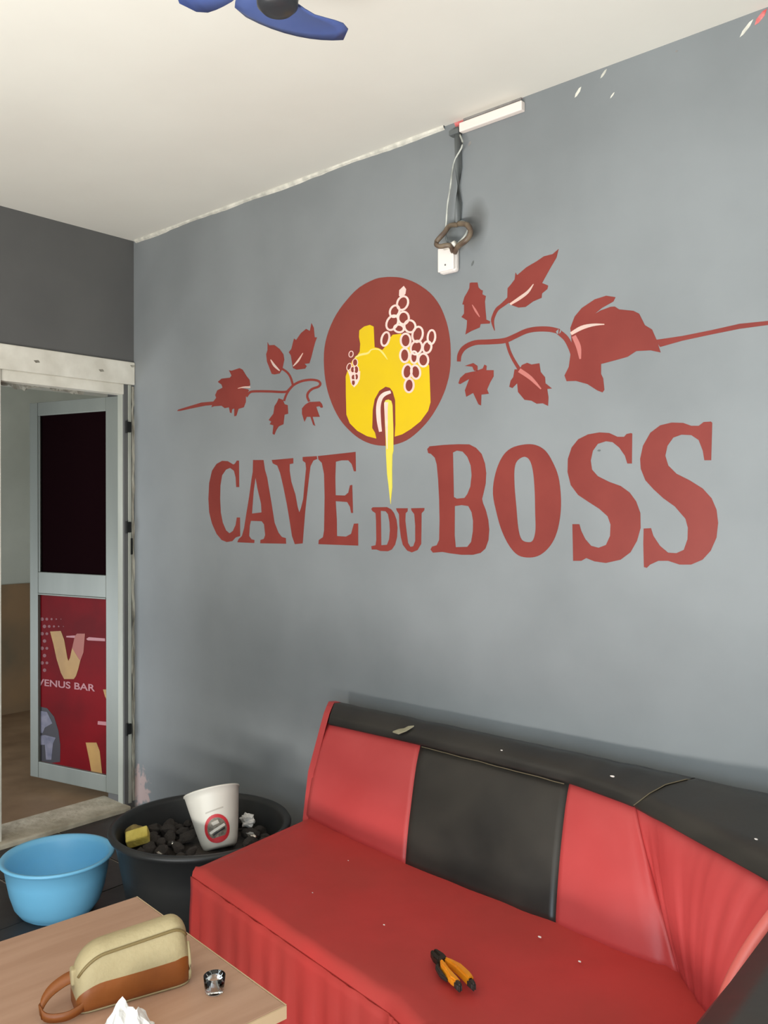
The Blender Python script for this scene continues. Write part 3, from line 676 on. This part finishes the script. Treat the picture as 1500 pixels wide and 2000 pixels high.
FOLD = [(3.0, .030, .016, .20), (3.09, .022, .012, .10), (2.90, .05, .005, .05)]
panel(0, 1, 'red_vinyl', label='red vinyl back panel at the open end')
bp = panel(1, 2, 'black_vinyl', label='worn black vinyl back panel')
panel(2, 3, 'red_vinyl', fold=FOLD, label='red back panel beside the corner')
panel(3, 4, 'red_vinyl', wr=.0045, fold=FOLD, label='wrinkled red corner back panel', ns=40)
panel(4, 5, 'black_vinyl', label='black back panel after the corner')
# pale piping along the end of the corner panel
bm = bmesh.new(); B, Tt, K, R = stat(4.0); fr = (B-K).normalized(); pts = []
for k in range(13):
    t = k/12; p = B.lerp(Tt, t) + fr*(.034*math.sin(PI*t)**.7 + .010) + Vector((-.006, .004))
    pts.append((p.x-SO.x, p.y-SO.y, ZB+(ZT-ZB)*t))
obj('piping', tube(bm, pts, .015, 8), 'red_piping', sofa, True)
# rolled black top in two lengths
def cap(s0, s1, ns, endcap=False):
    bm = bmesh.new(); V = []
    for i in range(ns+1):
        s = s0 + (s1-s0)*i/ns
        B, Tt, K, R = stat(s)
        fr = (B-K).normalized(); jz = .004*noise.noise(Vector((s*5, 0, 3)))
        prof = [(Tt - fr*.012, ZT-.012), (Tt + fr*.010, ZT+.004), (Tt.lerp(K, .30) + fr*.006, ZT+.028), (Tt.lerp(K, .6), ZT+.043+jz), (Tt.lerp(K, .85), ZK-.003+jz), (K, ZK+jz),
                (K.lerp(R, .5), ZK-.003+jz), (R, ZR), (R, ZR-.05), (R, .08)]
        V.append([sv(bm, p.x, p.y, z) for p, z in prof])
    grid_faces(bm, V)
    if endcap: bm.faces.new(V[0])
    return obj('top_roll', bm, 'black_vinyl', sofa, True)
cp = cap(0.035, 2.985, 40); cap(3.0, 5, 30)
# red end cheek of the back at the open end
bm = bmesh.new(); V = []
B, Tt, K, R = stat(0.0)
prof = [(R, .08), (R, ZR), (K.lerp(R, .5), ZK-.001), (K, ZK+.003), (Tt.lerp(K, .6), ZT+.047), (Tt.lerp(K, .3) + Vector((0, -.006)), ZT+.031), (Tt + Vector((0, -.012)), ZT+.004), (Tt.lerp(B, .5) + Vector((0, -.028)), (ZB+ZT)/2), (B + Vector((0, -.004)), ZB), (Vector((1.55, -.3)), .08)]
for dx in (-.014, .014): V.append([sv(bm, p.x + dx, p.y, z) for p, z in prof])
grid_faces(bm, V); bm.faces.new(V[0]); bm.faces.new(V[1])
obj('end_cheek', bm, 'red_vinyl', sofa, False)
# seams, torn lining and crumbs on the back
def seam(pts, r, m, par):
    obj('seam', tube(bmesh.new(), [(p[0]-SO.x, p[1]-SO.y, p[2]) for p in pts], r, 5), m, par)
pts = []
for k in range(17):
    s = 1.02 + .96*k/16; B, Tt, K, R = stat(s); fr = (B-K).normalized(); p = Tt + fr*(.013)
    pts.append((p.x, p.y, ZT-.004+.003*noise.noise(Vector((s*8, 0, 0)))))
seam(pts, .0014, 'seam', bp)
pts = []
B, Tt, K, R = stat(2.992)
for p, z in ((Tt + (B-K).normalized()*.012, ZT+.004), (Tt.lerp(K, .3) + (B-K).normalized()*.008, ZT+.030), (Tt.lerp(K, .6), ZT+.046), (K, ZK+.002), (R, ZR+.002)): pts.append((p.x, p.y, z))
seam(pts, .0015, 'seam', cp)
q = onz(788, 1432, .728)
bm = slab([[(-.034, -.012), (-.006, -.014), (.012, .002), (.022, .022), (.004, .016), (-.004, .006), (-.02, 0)]], lambda u, v, d: (q.x+u-SO.x, q.y+v*1.3-SO.y, .722+.6*v+.012+d), 0, .004)
obj('torn_patch', bm, 'torn', cp)

# seat and draped front
FR = [(1.598, -.818), (2.05, -.884), (2.50, -.952), (2.60, -.985), (2.62, -1.06), (2.62, -1.30)]
ZS = 0.40
def fstat(s):
    i = min(int(s), len(FR)-2); t = s-i
    return Vector(FR[i]).lerp(Vector(FR[i+1]), t)
NSEG = 100
bm = bmesh.new(); V = []; bd = bmesh.new(); D = []
for i in range(NSEG+1):
    s = 5*i/NSEG
    B = stat(s)[0]; K = stat(s)[2]; Fp = fstat(s)
    d = (Fp-B); L = d.length; d.normalize()
    B0 = B - d*.05; L0 = (Fp-B0).length
    row = []
    for k in range(15):
        t = k/14
        p = B0 + d*(L0-.03)*t
        z = ZS - .008*math.sin(PI*t) + .004*noise.noise(Vector((p.x*4, p.y*6, 0))) + .003*noise.noise(Vector((p.x*11, p.y*13, 5)))
        if i == 0: z -= .012
        row.append(sv(bm, p.x, p.y, z))
    for a in (30, 60, 90):
        p = Fp - d*.03 + d*.03*math.sin(math.radians(a)); row.append(sv(bm, p.x, p.y, ZS-.03*(1-math.cos(math.radians(a)))))
    V.append(row)
    drow = []
    for k in range(14):
        t = k/13; z = ZS-.028 - (ZS-.058)*t
        plv = (.002 + .016*t)*math.sin(s*34 + 3*noise.noise(Vector((s*3, 0, 0)))) + .004*noise.noise(Vector((s*7, t*4, 2)))
        p = Fp + d*(.001 + plv*.8 + .01*t); drow.append(sv(bd, p.x, p.y, z))
    D.append(drow)
grid_faces(bm, V); seat = obj('seat', bm, 'red_cloth', sofa, True)
# side of the seat at the open end
bs = bmesh.new()
lo = [Vector((ST[0][0][0], -.25)), Vector(FR[0])]
vv = [sv(bs, lo[0].x, lo[0].y, .03), sv(bs, lo[1].x, lo[1].y, .03), sv(bs, lo[1].x, lo[1].y, ZS-.03), sv(bs, lo[1].x-.005, lo[1].y+.03, ZS-.012), sv(bs, lo[0].x, lo[0].y, ZS-.012)]
ww = [sv(bs, v.co.x+SO.x+.02, v.co.y+SO.y, v.co.z) for v in vv]
bs.faces.new(vv); bs.faces.new(ww)
for i in range(5): bs.faces.new((vv[i], vv[(i+1) % 5], ww[(i+1) % 5], ww[i]))
obj('seat_side', bs, 'red_cloth', sofa)
grid_faces(bd, D); sk = obj('seat_skirt', bd, 'red_cloth', sofa, True); sk.modifiers.new('thickness', 'SOLIDIFY').thickness = .004
bm = bmesh.new(); box(bm, 1.60-SO.x, 3.45-SO.x, -.80-SO.y, -.10-SO.y, 0.0, .06); box(bm, 2.68-SO.x, 3.45-SO.x, -1.28-SO.y, -.75-SO.y, 0.0, .06)
obj('plinth', bm, 'dark_leg', sofa)
# pale crumbs on the sofa
for (px, py, z, sz) in ((1055, 1832, .403, .006), (1133, 1880, .403, .005), (750, 1808, .403, .004), (1197, 1517, .758, .008), (980, 1466, .755, .005), (680, 1682, .403, .003), (610, 1745, .403, .003), (1478, 1640, .742, .005)):
    bm = bmesh.new(); bmesh.ops.create_icosphere(bm, subdivisions=1, radius=sz*.7)
    for v in bm.verts: v.co = Vector((v.co.x*1.3, v.co.y*.8, v.co.z*.5))*(1+.3*noise.noise(v.co*300))
    o = obj('crumb', bm, 'speck'); o.location = onz(px, py, z)
    if z < .5: tag(o, 'tiny pale crumb lying on the red sofa seat', 'crumb', 'crumbs on the sofa seat')
    else: tag(o, 'tiny white fleck lying on the black top roll of the sofa', 'crumb', 'flecks on the black sofa roll')

# ---- pliers on the seat
A_, B_ = onz(846, 1868, .408), onz(912, 1936, .408)
ax = (B_-A_); Lp = Vector((ax.x, ax.y)).length; ang = math.atan2(ax.y, ax.x)
pl = thing('pliers', 'pliers with yellow and black grips lying on the red seat', 'pliers', (A_.x, A_.y, .404), ang)
def flatpart(name, pts, z0, z1, m, bev=.002, par=None):
    bm = bmesh.new()
    f = bm.faces.new([bm.verts.new((p[0], p[1], z0)) for p in pts])
    r = bmesh.ops.extrude_face_region(bm, geom=[f])
    for v in r['geom']:
        if isinstance(v, bmesh.types.BMVert): v.co.z = z1
    if bev: bmesh.ops.bevel(bm, geom=bm.edges[:], offset=bev, segments=2, affect='EDGES')
    return obj(name, bm, m, par or pl)
k = Lp/.175
sc = lambda P_: [(p[0]*k, p[1]*k) for p in P_]
flatpart('jaw', sc([(0, .001), (.004, .010), (.03, .016), (.052, .014), (.055, 0), (.02, 0)]), .004, .020, 'plier_dark')
flatpart('jaw', sc([(0, -.001), (.02, -.0005), (.055, -.0005), (.052, -.015), (.03, -.016), (.004, -.010)]), .003, .019, 'plier_dark')
flatpart('pivot', [(.05*k + .009*math.cos(a*PI/6), .009*math.sin(a*PI/6)) for a in range(12)], .002, .023, 'plier_dark', .001)
h1 = flatpart('handle', sc([(.045, .004), (.07, .019), (.10, .030), (.14, .031), (.165, .026), (.166, .010), (.14, .010), (.10, .009), (.065, .002)]), .002, .024, 'plier_yellow', .004)
h2 = flatpart('handle', sc([(.045, -.004), (.065, -.001), (.10, -.006), (.14, -.006), (.160, -.008), (.158, -.022), (.135, -.026), (.10, -.020), (.075, -.018)]), .002, .022, 'plier_yellow', .004)
flatpart('grip', sc([(.155, .027), (.18, .023), (.19, .017), (.183, .010), (.156, .009)]), .001, .020, 'plier_black', .004, h1)
flatpart('grip', sc([(.15, -.007), (.172, -.010), (.180, -.017), (.172, -.024), (.15, -.024)]), .001, .020, 'plier_black', .004, h2)
flatpart('grip', sc([(.045, -.006), (.07, -.019), (.10, -.022), (.13, -.027), (.10, -.034), (.06, -.026)]), .001, .014, 'plier_black', .003, h2)

# ================================================================== BASIN
basin = thing('wash_basin', 'round sky blue plastic wash basin on the dark floor', 'basin', (0.755, -0.80, 0))
bm = lathe(bmesh.new(), [(.02, 0), (.112, 0), (.130, .010), (.150, .038), (.165, .085), (.176, .140), (.184, .188), (.194, .196), (.201, .203), (.196, .209), (.184, .207),
                  (.176, .188), (.168, .140), (.156, .085), (.140, .040), (.122, .016), (.105, .008), (.02, .007)], 56)
obj('bowl', bm, 'blue_plastic', basin, True)
obj('foot_ring', lathe(bmesh.new(), [(.108, -.0), (.116, -.0), (.116, .004), (.108, .004)], 40), 'blue_plastic', basin, True)

# ================================================================== TUB with its load
TX, TY = 1.165, -0.462
tub = thing('black_tub', 'large round black plastic tub beside the red sofa', 'tub', (TX, TY, 0))
obj('shell', lathe(bmesh.new(), [(.02, 0), (.235, 0), (.25, .012), (.285, .20), (.303, .300), (.322, .312), (.328, .323), (.322, .333), (.308, .334), (.296, .318), (.276, .20), (.24, .02), (.02, .016)], 64), 'black_plastic', tub, True)
bm = bmesh.new(); n_ = 48; rings = []
for i in range(10):
    r = .276*i/9
    rings.append([bm.verts.new((TX + r*math.cos(2*PI*k/n_), TY + r*math.sin(2*PI*k/n_), .221 + .03*(1-(r/.276)**2) + .010*noise.noise(Vector((r*9*math.cos(2*PI*k/n_), r*9*math.sin(2*PI*k/n_), 1))))) for k in range(n_)] if i else [bm.verts.new((TX, TY, .251))])
for k in range(n_): bm.faces.new((rings[0][0], rings[1][k], rings[1][(k+1) % n_]))
for i in range(1, 9):
    for k in range(n_): bm.faces.new((rings[i][k], rings[i+1][k], rings[i+1][(k+1) % n_], rings[i][(k+1) % n_]))
bt = bm.verts.new((TX, TY, .05))
for k in range(n_): bm.faces.new((rings[9][k], bt, rings[9][(k+1) % n_]))
rub = obj('dark_rubble', bm, 'charcoal', None, True); rub['kind'] = 'stuff'; rub['label'] = 'dark crumbly fill inside the round black tub'; rub['category'] = 'rubble'
protos = []
for q_ in range(5):
    bm = bmesh.new(); bmesh.ops.create_icosphere(bm, subdivisions=2, radius=1.0)
    off = Vector((q_*7.1, q_*3.3, 1))
    for v in bm.verts:
        n1 = noise.noise(v.co*1.1 + off); v.co = Vector((v.co.x*1.25, v.co.y*.9, v.co.z*.72))*(1 + .38*n1 + .15*noise.noise(v.co*3 + off))
    me = bpy.data.meshes.new('dark_lump'); bm.to_mesh(me); bm.free(); me.materials.append(M['charcoal']); protos.append(me)
cup_xy = onz(430, 1656, .250)
dcv = Vector((cup_xy.x-CAM.x, cup_xy.y-CAM.y)).normalized(); dcx, dcy = dcv.x, dcv.y
placed = []
tries = 0
while len(placed) < 46 and tries < 4000:
    tries += 1
    a = random.uniform(0, 2*PI); r = .235*math.sqrt(random.random()); x, y = TX + r*math.cos(a), TY + r*math.sin(a)
    sz = random.uniform(.019, .033)
    if any((x-p[0])**2 + (y-p[1])**2 < (1.05*(sz+p[2]))**2 for p in placed): continue
    if any((x-cup_xy.x-q*dcx)**2 + (y-cup_xy.y-q*dcy)**2 < .112**2 for q in (0, .04, .08)): continue
    if any((x-q.x)**2 + (y-q.y)**2 < .062**2 for q in (onz(268, 1640, .285), onz(264, 1632, .275))): continue
    placed.append((x, y, sz))
    o = link('dark_lump', random.choice(protos)); o.location = (x, y, .228 + .03*(1-(r/.276)**2) + sz*.70); o.scale = (sz, sz, sz)
    o.rotation_euler = (random.uniform(-.5, .5), random.uniform(-.5, .5), random.uniform(0, 6.3))
    tag(o, 'rough dark lump lying in the black tub', 'lump', 'dark lumps in the black tub')
# sponge, tan lump, paper and foil in the tub
sp = onz(268, 1640, .285)
o = obj('sponge', newbox(-.040, .040, -.026, .026, -.020, .020, bevel=.006), 'sponge'); o.location = (sp.x, sp.y, .292); o.rotation_euler = (.45, -.25, .9)
tag(o, 'yellow sponge block lying in the black tub', 'sponge')
bm = bmesh.new(); bmesh.ops.create_icosphere(bm, subdivisions=3, radius=.036)
for v in bm.verts: v.co *= 1 + .25*noise.noise(v.co*40)
tl = onz(264, 1632, .275); o = obj('tan_lump', bm, 'tan_lump', None, True); o.location = (tl.x, tl.y, .276); tag(o, 'tan crumpled lump behind the yellow sponge in the tub', 'lump')
def crumple(name, r, m, loc, sq, seed, label, cat, sub=3, amp=.45, smooth=False):
    bm = bmesh.new(); bmesh.ops.create_icosphere(bm, subdivisions=sub, radius=1)
    for v in bm.verts:
        n1 = abs(noise.noise(v.co*1.6 + Vector((seed, 0, 0)))); n2 = noise.noise(v.co*4 + Vector((0, seed, 0)))
        v.co = Vector((v.co.x*sq[0], v.co.y*sq[1], v.co.z*sq[2]))*(1 + amp*(2*n1-.5) + .18*n2)*r
    o = obj(name, bm, m, None, smooth); o.location = loc
    return tag(o, label, cat)
pp = onz(484, 1604, .285); crumple('paper_scrap', .030, 'paper', (pp.x, pp.y, .285), (1, .8, .8), 3, 'scrap of crumpled white paper in the tub', 'paper')
for i, (px, py) in enumerate(((490, 1632), (310, 1668), (334, 1647))):
    fp = onz(px, py, .278); crumple('foil_scrap', .016 if i == 0 else .010, 'foil', (fp.x, fp.y, .278), (1.5, .7, .5), i*5, 'shiny scrap of foil among the dark lumps in the tub', 'foil', 2)['group'] = 'foil scraps in the tub'

# ---- white cup standing askew in the tub
cb = onz(430, 1656, .250); 
d_ = Vector((cb.x-CAM.x, cb.y-CAM.y, 0)).normalized()          # away from the photographer
s_ = Vector((d_.y, -d_.x, 0))
axis = (Vector((0, 0, 1)) + d_*.50 - s_*.18).normalized()
cup = thing('white_cup', 'tall white tapered cup with a round red emblem leaning in the tub', 'cup', (cb.x, cb.y, .246))
# local z = axis, local -y faces the photographer
yl = (d_ - axis*d_.dot(axis)).normalized(); xl = yl.cross(axis)
cup.rotation_euler = Matrix((xl, yl, axis)).transposed().to_euler()
CH, R0, R1 = .198, .060, .100
crad = lambda z: R0 + (R1-R0)*(z/CH)**.85
obj('wall', lathe(bmesh.new(), [(.01, 0), (R0-.008, 0), (R0, .006)] + [(crad(CH*i/8), CH*i/8) for i in range(1, 9)] + [(R1+.004, CH+.002), (R1+.003, CH+.007), (R1-.003, CH+.006)] + [(crad(CH*i/8)-.004, CH*i/8) for i in range(8, 0, -1)] + [(R0-.006, .008), (.01, .007)], 48), 'cup_white', cup, True)
def cupdecal(name, loops, m, lv, par=cup):
    def pl_(u, v, d):
        R = crad(v) + d; a = u/crad(v); return (R*math.sin(a), -R*math.cos(a), v)
    tmp = bmesh.new(); es = []
    for lp in loops:
        vs = [tmp.verts.new((p[0], p[1], 0)) for p in lp]
        es += [tmp.edges.new((vs[i], vs[(i+1) % len(vs)])) for i in range(len(vs))]
    bmesh.ops.triangle_fill(tmp, use_beauty=True, use_dissolve=False, edges=es)
    for _ in range(5):
        le = [e for e in tmp.edges if e.calc_length() > .007]
        if not le: break
        bmesh.ops.subdivide_edges(tmp, edges=le, cuts=1); bmesh.ops.triangulate(tmp, faces=tmp.faces[:])
    for v in tmp.verts: v.co = Vector(pl_(v.co.x, v.co.y, lv))
    return obj(name, tmp, m, par)
ec = (.004, .062)
circ = lambda r, n=28, c=ec: [(c[0] + r*math.cos(2*PI*i/n), c[1] + r*1.05*math.sin(2*PI*i/n)) for i in range(n)]
em = cupdecal('emblem_ring', [circ(.046), circ(.035)], 'cup_red', .0016); em['label'] = 'round red printed emblem'
cupdecal('emblem_field', [circ(.0345)], 'cup_grey', .0012)
rot = lambda pts, a: [(ec[0] + x*math.cos(a) - y*math.sin(a), ec[1] + x*math.sin(a) + y*math.cos(a)) for x, y in pts]
cupdecal('emblem_bar', [rot([(-.030, .003), (.030, .003), (.031, -.006), (-.029, -.006)], .35)], 'cup_white', .0018)
cupdecal('emblem_bar', [rot([(-.024, -.010), (.026, -.010), (.024, -.015), (-.022, -.015)], .35)], 'print_dark', .0018)
cupdecal('emblem_bar', [rot([(-.012, .026), (.012, .026), (.014, .014), (-.010, .014)], .2)], 'cup_faint', .0018)
cupdecal('emblem_base', [rot([(-.026, -.028), (.024, -.030), (.016, -.042), (-.010, -.044)], .1)], 'cup_red', .0018)
cupdecal('faint_lettering', [[(-.028, .118), (.038, .126), (.038, .131), (-.028, .123)]], 'cup_faint', .0012)

# ================================================================== TABLE
ZTB = 0.50
c0 = onz(265, 1752, ZTB); c1 = onz(557, 1965, ZTB)
ta = math.atan2(c1.y-c0.y, c1.x-c0.x); TW = (Vector((c1.x, c1.y)) - Vector((c0.x, c0.y))).length; TL = 0.95
table = thing('low_table', 'low wooden table with pale edge in front of the sofa', 'table', (c0.x, c0.y, 0), ta)
obj('table_top', newbox(0, TW, -TL, 0, ZTB-.026, ZTB, bevel=.003), 'wood', table)
obj('edge_band', newbox(TW, TW+.004, -TL, 0, ZTB-.026, ZTB-.001), 'wood_edge', table)
obj('edge_band', newbox(0, TW, 0, .003, ZTB-.026, ZTB-.001), 'wood_edge', table)
for lx in (.05, TW-.05):
    for ly in (-.05, -TL+.05): obj('leg', newbox(lx-.022, lx+.022, ly-.022, ly+.022, 0, ZTB-.026, bevel=.003), 'dark_leg', table)
obj('apron', newbox(.06, TW-.06, -TL+.06, -.06, ZTB-.08, ZTB-.026), 'dark_leg', table)

# ---- wrist pouch on the table
p0 = onz(150, 1992, ZTB); p1 = onz(372, 1928, ZTB)
ba = math.atan2(p1.y-p0.y, p1.x-p0.x); BL = (Vector((p1.x, p1.y)) - Vector((p0.x, p0.y))).length
bag = thing('wrist_pouch', 'cream canvas and tan leather zipped pouch lying on the wooden table', 'pouch', (p0.x, p0.y, ZTB), ba)
BD, BH = .085, .138
def baghalf(u):                                  # height of the pouch along its length
    t = u/BL; h = BH*(.86 + .14*t)
    e = .055
    if u < e: h *= math.sqrt(max(0, 1 - ((e-u)/e)**2))*.45 + .55
    if BL-u < .035: h *= math.sqrt(max(0, 1 - ((.035-(BL-u))/.035)**2))*.30 + .70
    return h
def bagw(u):
    w = 1.0
    for q in (u, BL-u):
        if q < .03: w *= .62 + .38*math.sqrt(max(0, 1-((.03-q)/.03)**2))
    return w
def bagpt(u, a):
    """a runs 0..1 from bottom front, up the front, over the top, down the back"""
    h = baghalf(u); w = BD*bagw(u); off = (BD-w)/2
    zr = h
    if a < .42: t = a/.42; return (u, off + .010*(1-math.sin(min(1, t*6)*PI/2)) - .006*math.sin(PI*t) + .012*t*t, t*(zr-.022))
    if a < .58:
        t = (a-.42)/.16; yy0, yy1 = off+.012, off+w-.014
        return (u, yy0 + (yy1-yy0)*(.5-.5*math.cos(PI*t)), zr-.022 + .022*math.sin(PI*t))
    t = 1-(a-.58)/.42; return (u, off + w + .006*math.sin(PI*t) - .014*t*t, t*(zr-.022))
def seamz(u): return .42 - .0*u
NU = 40
us = [BL*(.5-.5*math.cos(PI*i/NU)) for i in range(NU+1)]
def bagband(name, a0, a1, m, na, close=False):
    bm = bmesh.new(); V = []
    for u in us:
        t = u/BL; row = []
        f0 = a0(t); f1 = a1(t)
        for j in range(na+1): row.append(bm.verts.new(bagpt(u, f0 + (f1-f0)*j/na)))
        V.append(row)
    grid_faces(bm, V)
    return bm, V
sfrac = lambda t: .42*(.60 - .02*math.sin(3.2*t) - .06*t + .10*max(0, t-.86)/.14)
bm, V = bagband('b', lambda t: 0.0, sfrac, None, 8)
bm2V = []
V2 = []
for u in us:
    t = u/BL; f = 1 - sfrac(t)
    V2.append([bm.verts.new(bagpt(u, f + (1-f)*j/8)) for j in range(9)])
grid_faces(bm, V2)
for i in range(NU): bm.faces.new((V[i][0], V[i+1][0], V2[i+1][-1], V2[i][-1]))
for e in (0, NU): 
    for j in range(8): bm.faces.new((V[e][j], V[e][j+1], V2[e][8-j-1], V2[e][8-j]))
obj('leather_base', bm, 'bag_brown', bag, True)
bm, V = bagband('c', sfrac, lambda t: 1-sfrac(t), None, 24)
for e in (0, NU):
    for j in range(12): 
        a_, b_, c_, d2 = V[e][j], V[e][j+1], V[e][24-j-1], V[e][24-j]
        if b_ is c_: bm.faces.new((a_, b_, d2))
        else: bm.faces.new((a_, b_, c_, d2))
obj('canvas_top', bm, 'bag_cream', bag, True)
zp = [bagpt(BL*(.02 + .96*i/30), .425) for i in range(31)]
obj('zip', tube(bmesh.new(), [(p[0], p[1]-.001, p[2]+.002) for p in zp], .0030, 6), 'bag_zip', bag, True)
pp_ = [bagpt(u, .003) for u in us[2:-1]] + [bagpt(BL*.995, a) for a in (.05, .12, .2, .3, .4)]
obj('piping', tube(bmesh.new(), [(p[0] + .001, p[1]-.002, p[2]+.003) for p in pp_], .0032, 6), 'bag_cream', bag, True)
# wrist strap loop at the end of the pouch
bm = bmesh.new(); V = []
LPs = smooth_pts([(.012, .046, .062), (-.016, .047, .056), (-.046, .042, .042), (-.062, .028, .024), (-.053, .010, .013), (-.022, -.003, .013), (.006, .002, .018), (.016, .010, .026)], 5)
for i, p in enumerate(LPs):
    V.append([bm.verts.new((p.x, p.y + (.008 if i < 18 else .0)*j, p.z + .008*j)) for j in (-1, 1)])
grid_faces(bm, V); stp = obj('wrist_strap', bm, 'bag_brown', bag, True); stp.modifiers.new('thickness', 'SOLIDIFY').thickness = .004
obj('strap_tab', newbox(-.006, .010, .032, .054, .046, .078, bevel=.004), 'bag_cream', bag)

# ---- small glass and tissue on the table
gp = onz(418, 1940, ZTB)
gl = thing('small_glass', 'small clear glass standing on the table beside the pouch', 'glass', (gp.x, gp.y, ZTB))
obj('body', lathe(bmesh.new(), [(.004, 0), (.016, 0), (.019, .003), (.022, .034), (.0205, .034), (.0175, .010), (.004, .009)], 28), 'glass', gl, True)
tp = onz(248, 2022, ZTB)
bm = bmesh.new(); V = []; Lw = []
for i in range(19):
    row, rl = [], []
    for j in range(15):
        u, v = i/9-1, j/7-1
        e = max(0, 1-u*u)**.5*max(0, 1-v*v)**.5
        pk = .055*max(0, 1-abs(u+.25)*1.7-abs(v)*.5) + .036*max(0, 1-abs(u-.45)*1.9-abs(v+.2)*.6)
        z = .006 + pk + .012*e*(1+noise.noise(Vector((u*2.2, v*2.2, 3)))) + .010*e*noise.noise(Vector((u*5, v*4, 8)))
        x, y = u*.050*(1-.12*v*v) + .006*noise.noise(Vector((u*3, v*3, 1))), v*.030*(1-.2*u*u) + .005*noise.noise(Vector((u*3, v*3, 5)))
        row.append(bm.verts.new((x, y, max(z, .004)))); rl.append(bm.verts.new((x*.92, y*.92, .001)))
    V.append(row); Lw.append(rl)
grid_faces(bm, V); grid_faces(bm, Lw)
for i in range(18):
    bm.faces.new((V[i][0], V[i+1][0], Lw[i+1][0], Lw[i][0])); bm.faces.new((V[i][14], V[i+1][14], Lw[i+1][14], Lw[i][14]))
for j in range(14):
    bm.faces.new((V[0][j], V[0][j+1], Lw[0][j+1], Lw[0][j])); bm.faces.new((V[18][j], V[18][j+1], Lw[18][j+1], Lw[18][j]))
o = obj('tissue', bm, 'paper'); o.location = (tp.x, tp.y, ZTB+.0005); o.rotation_euler = (0, 0, HEAD)
tag(o, 'crumpled white tissue lying against the pouch on the table', 'tissue')
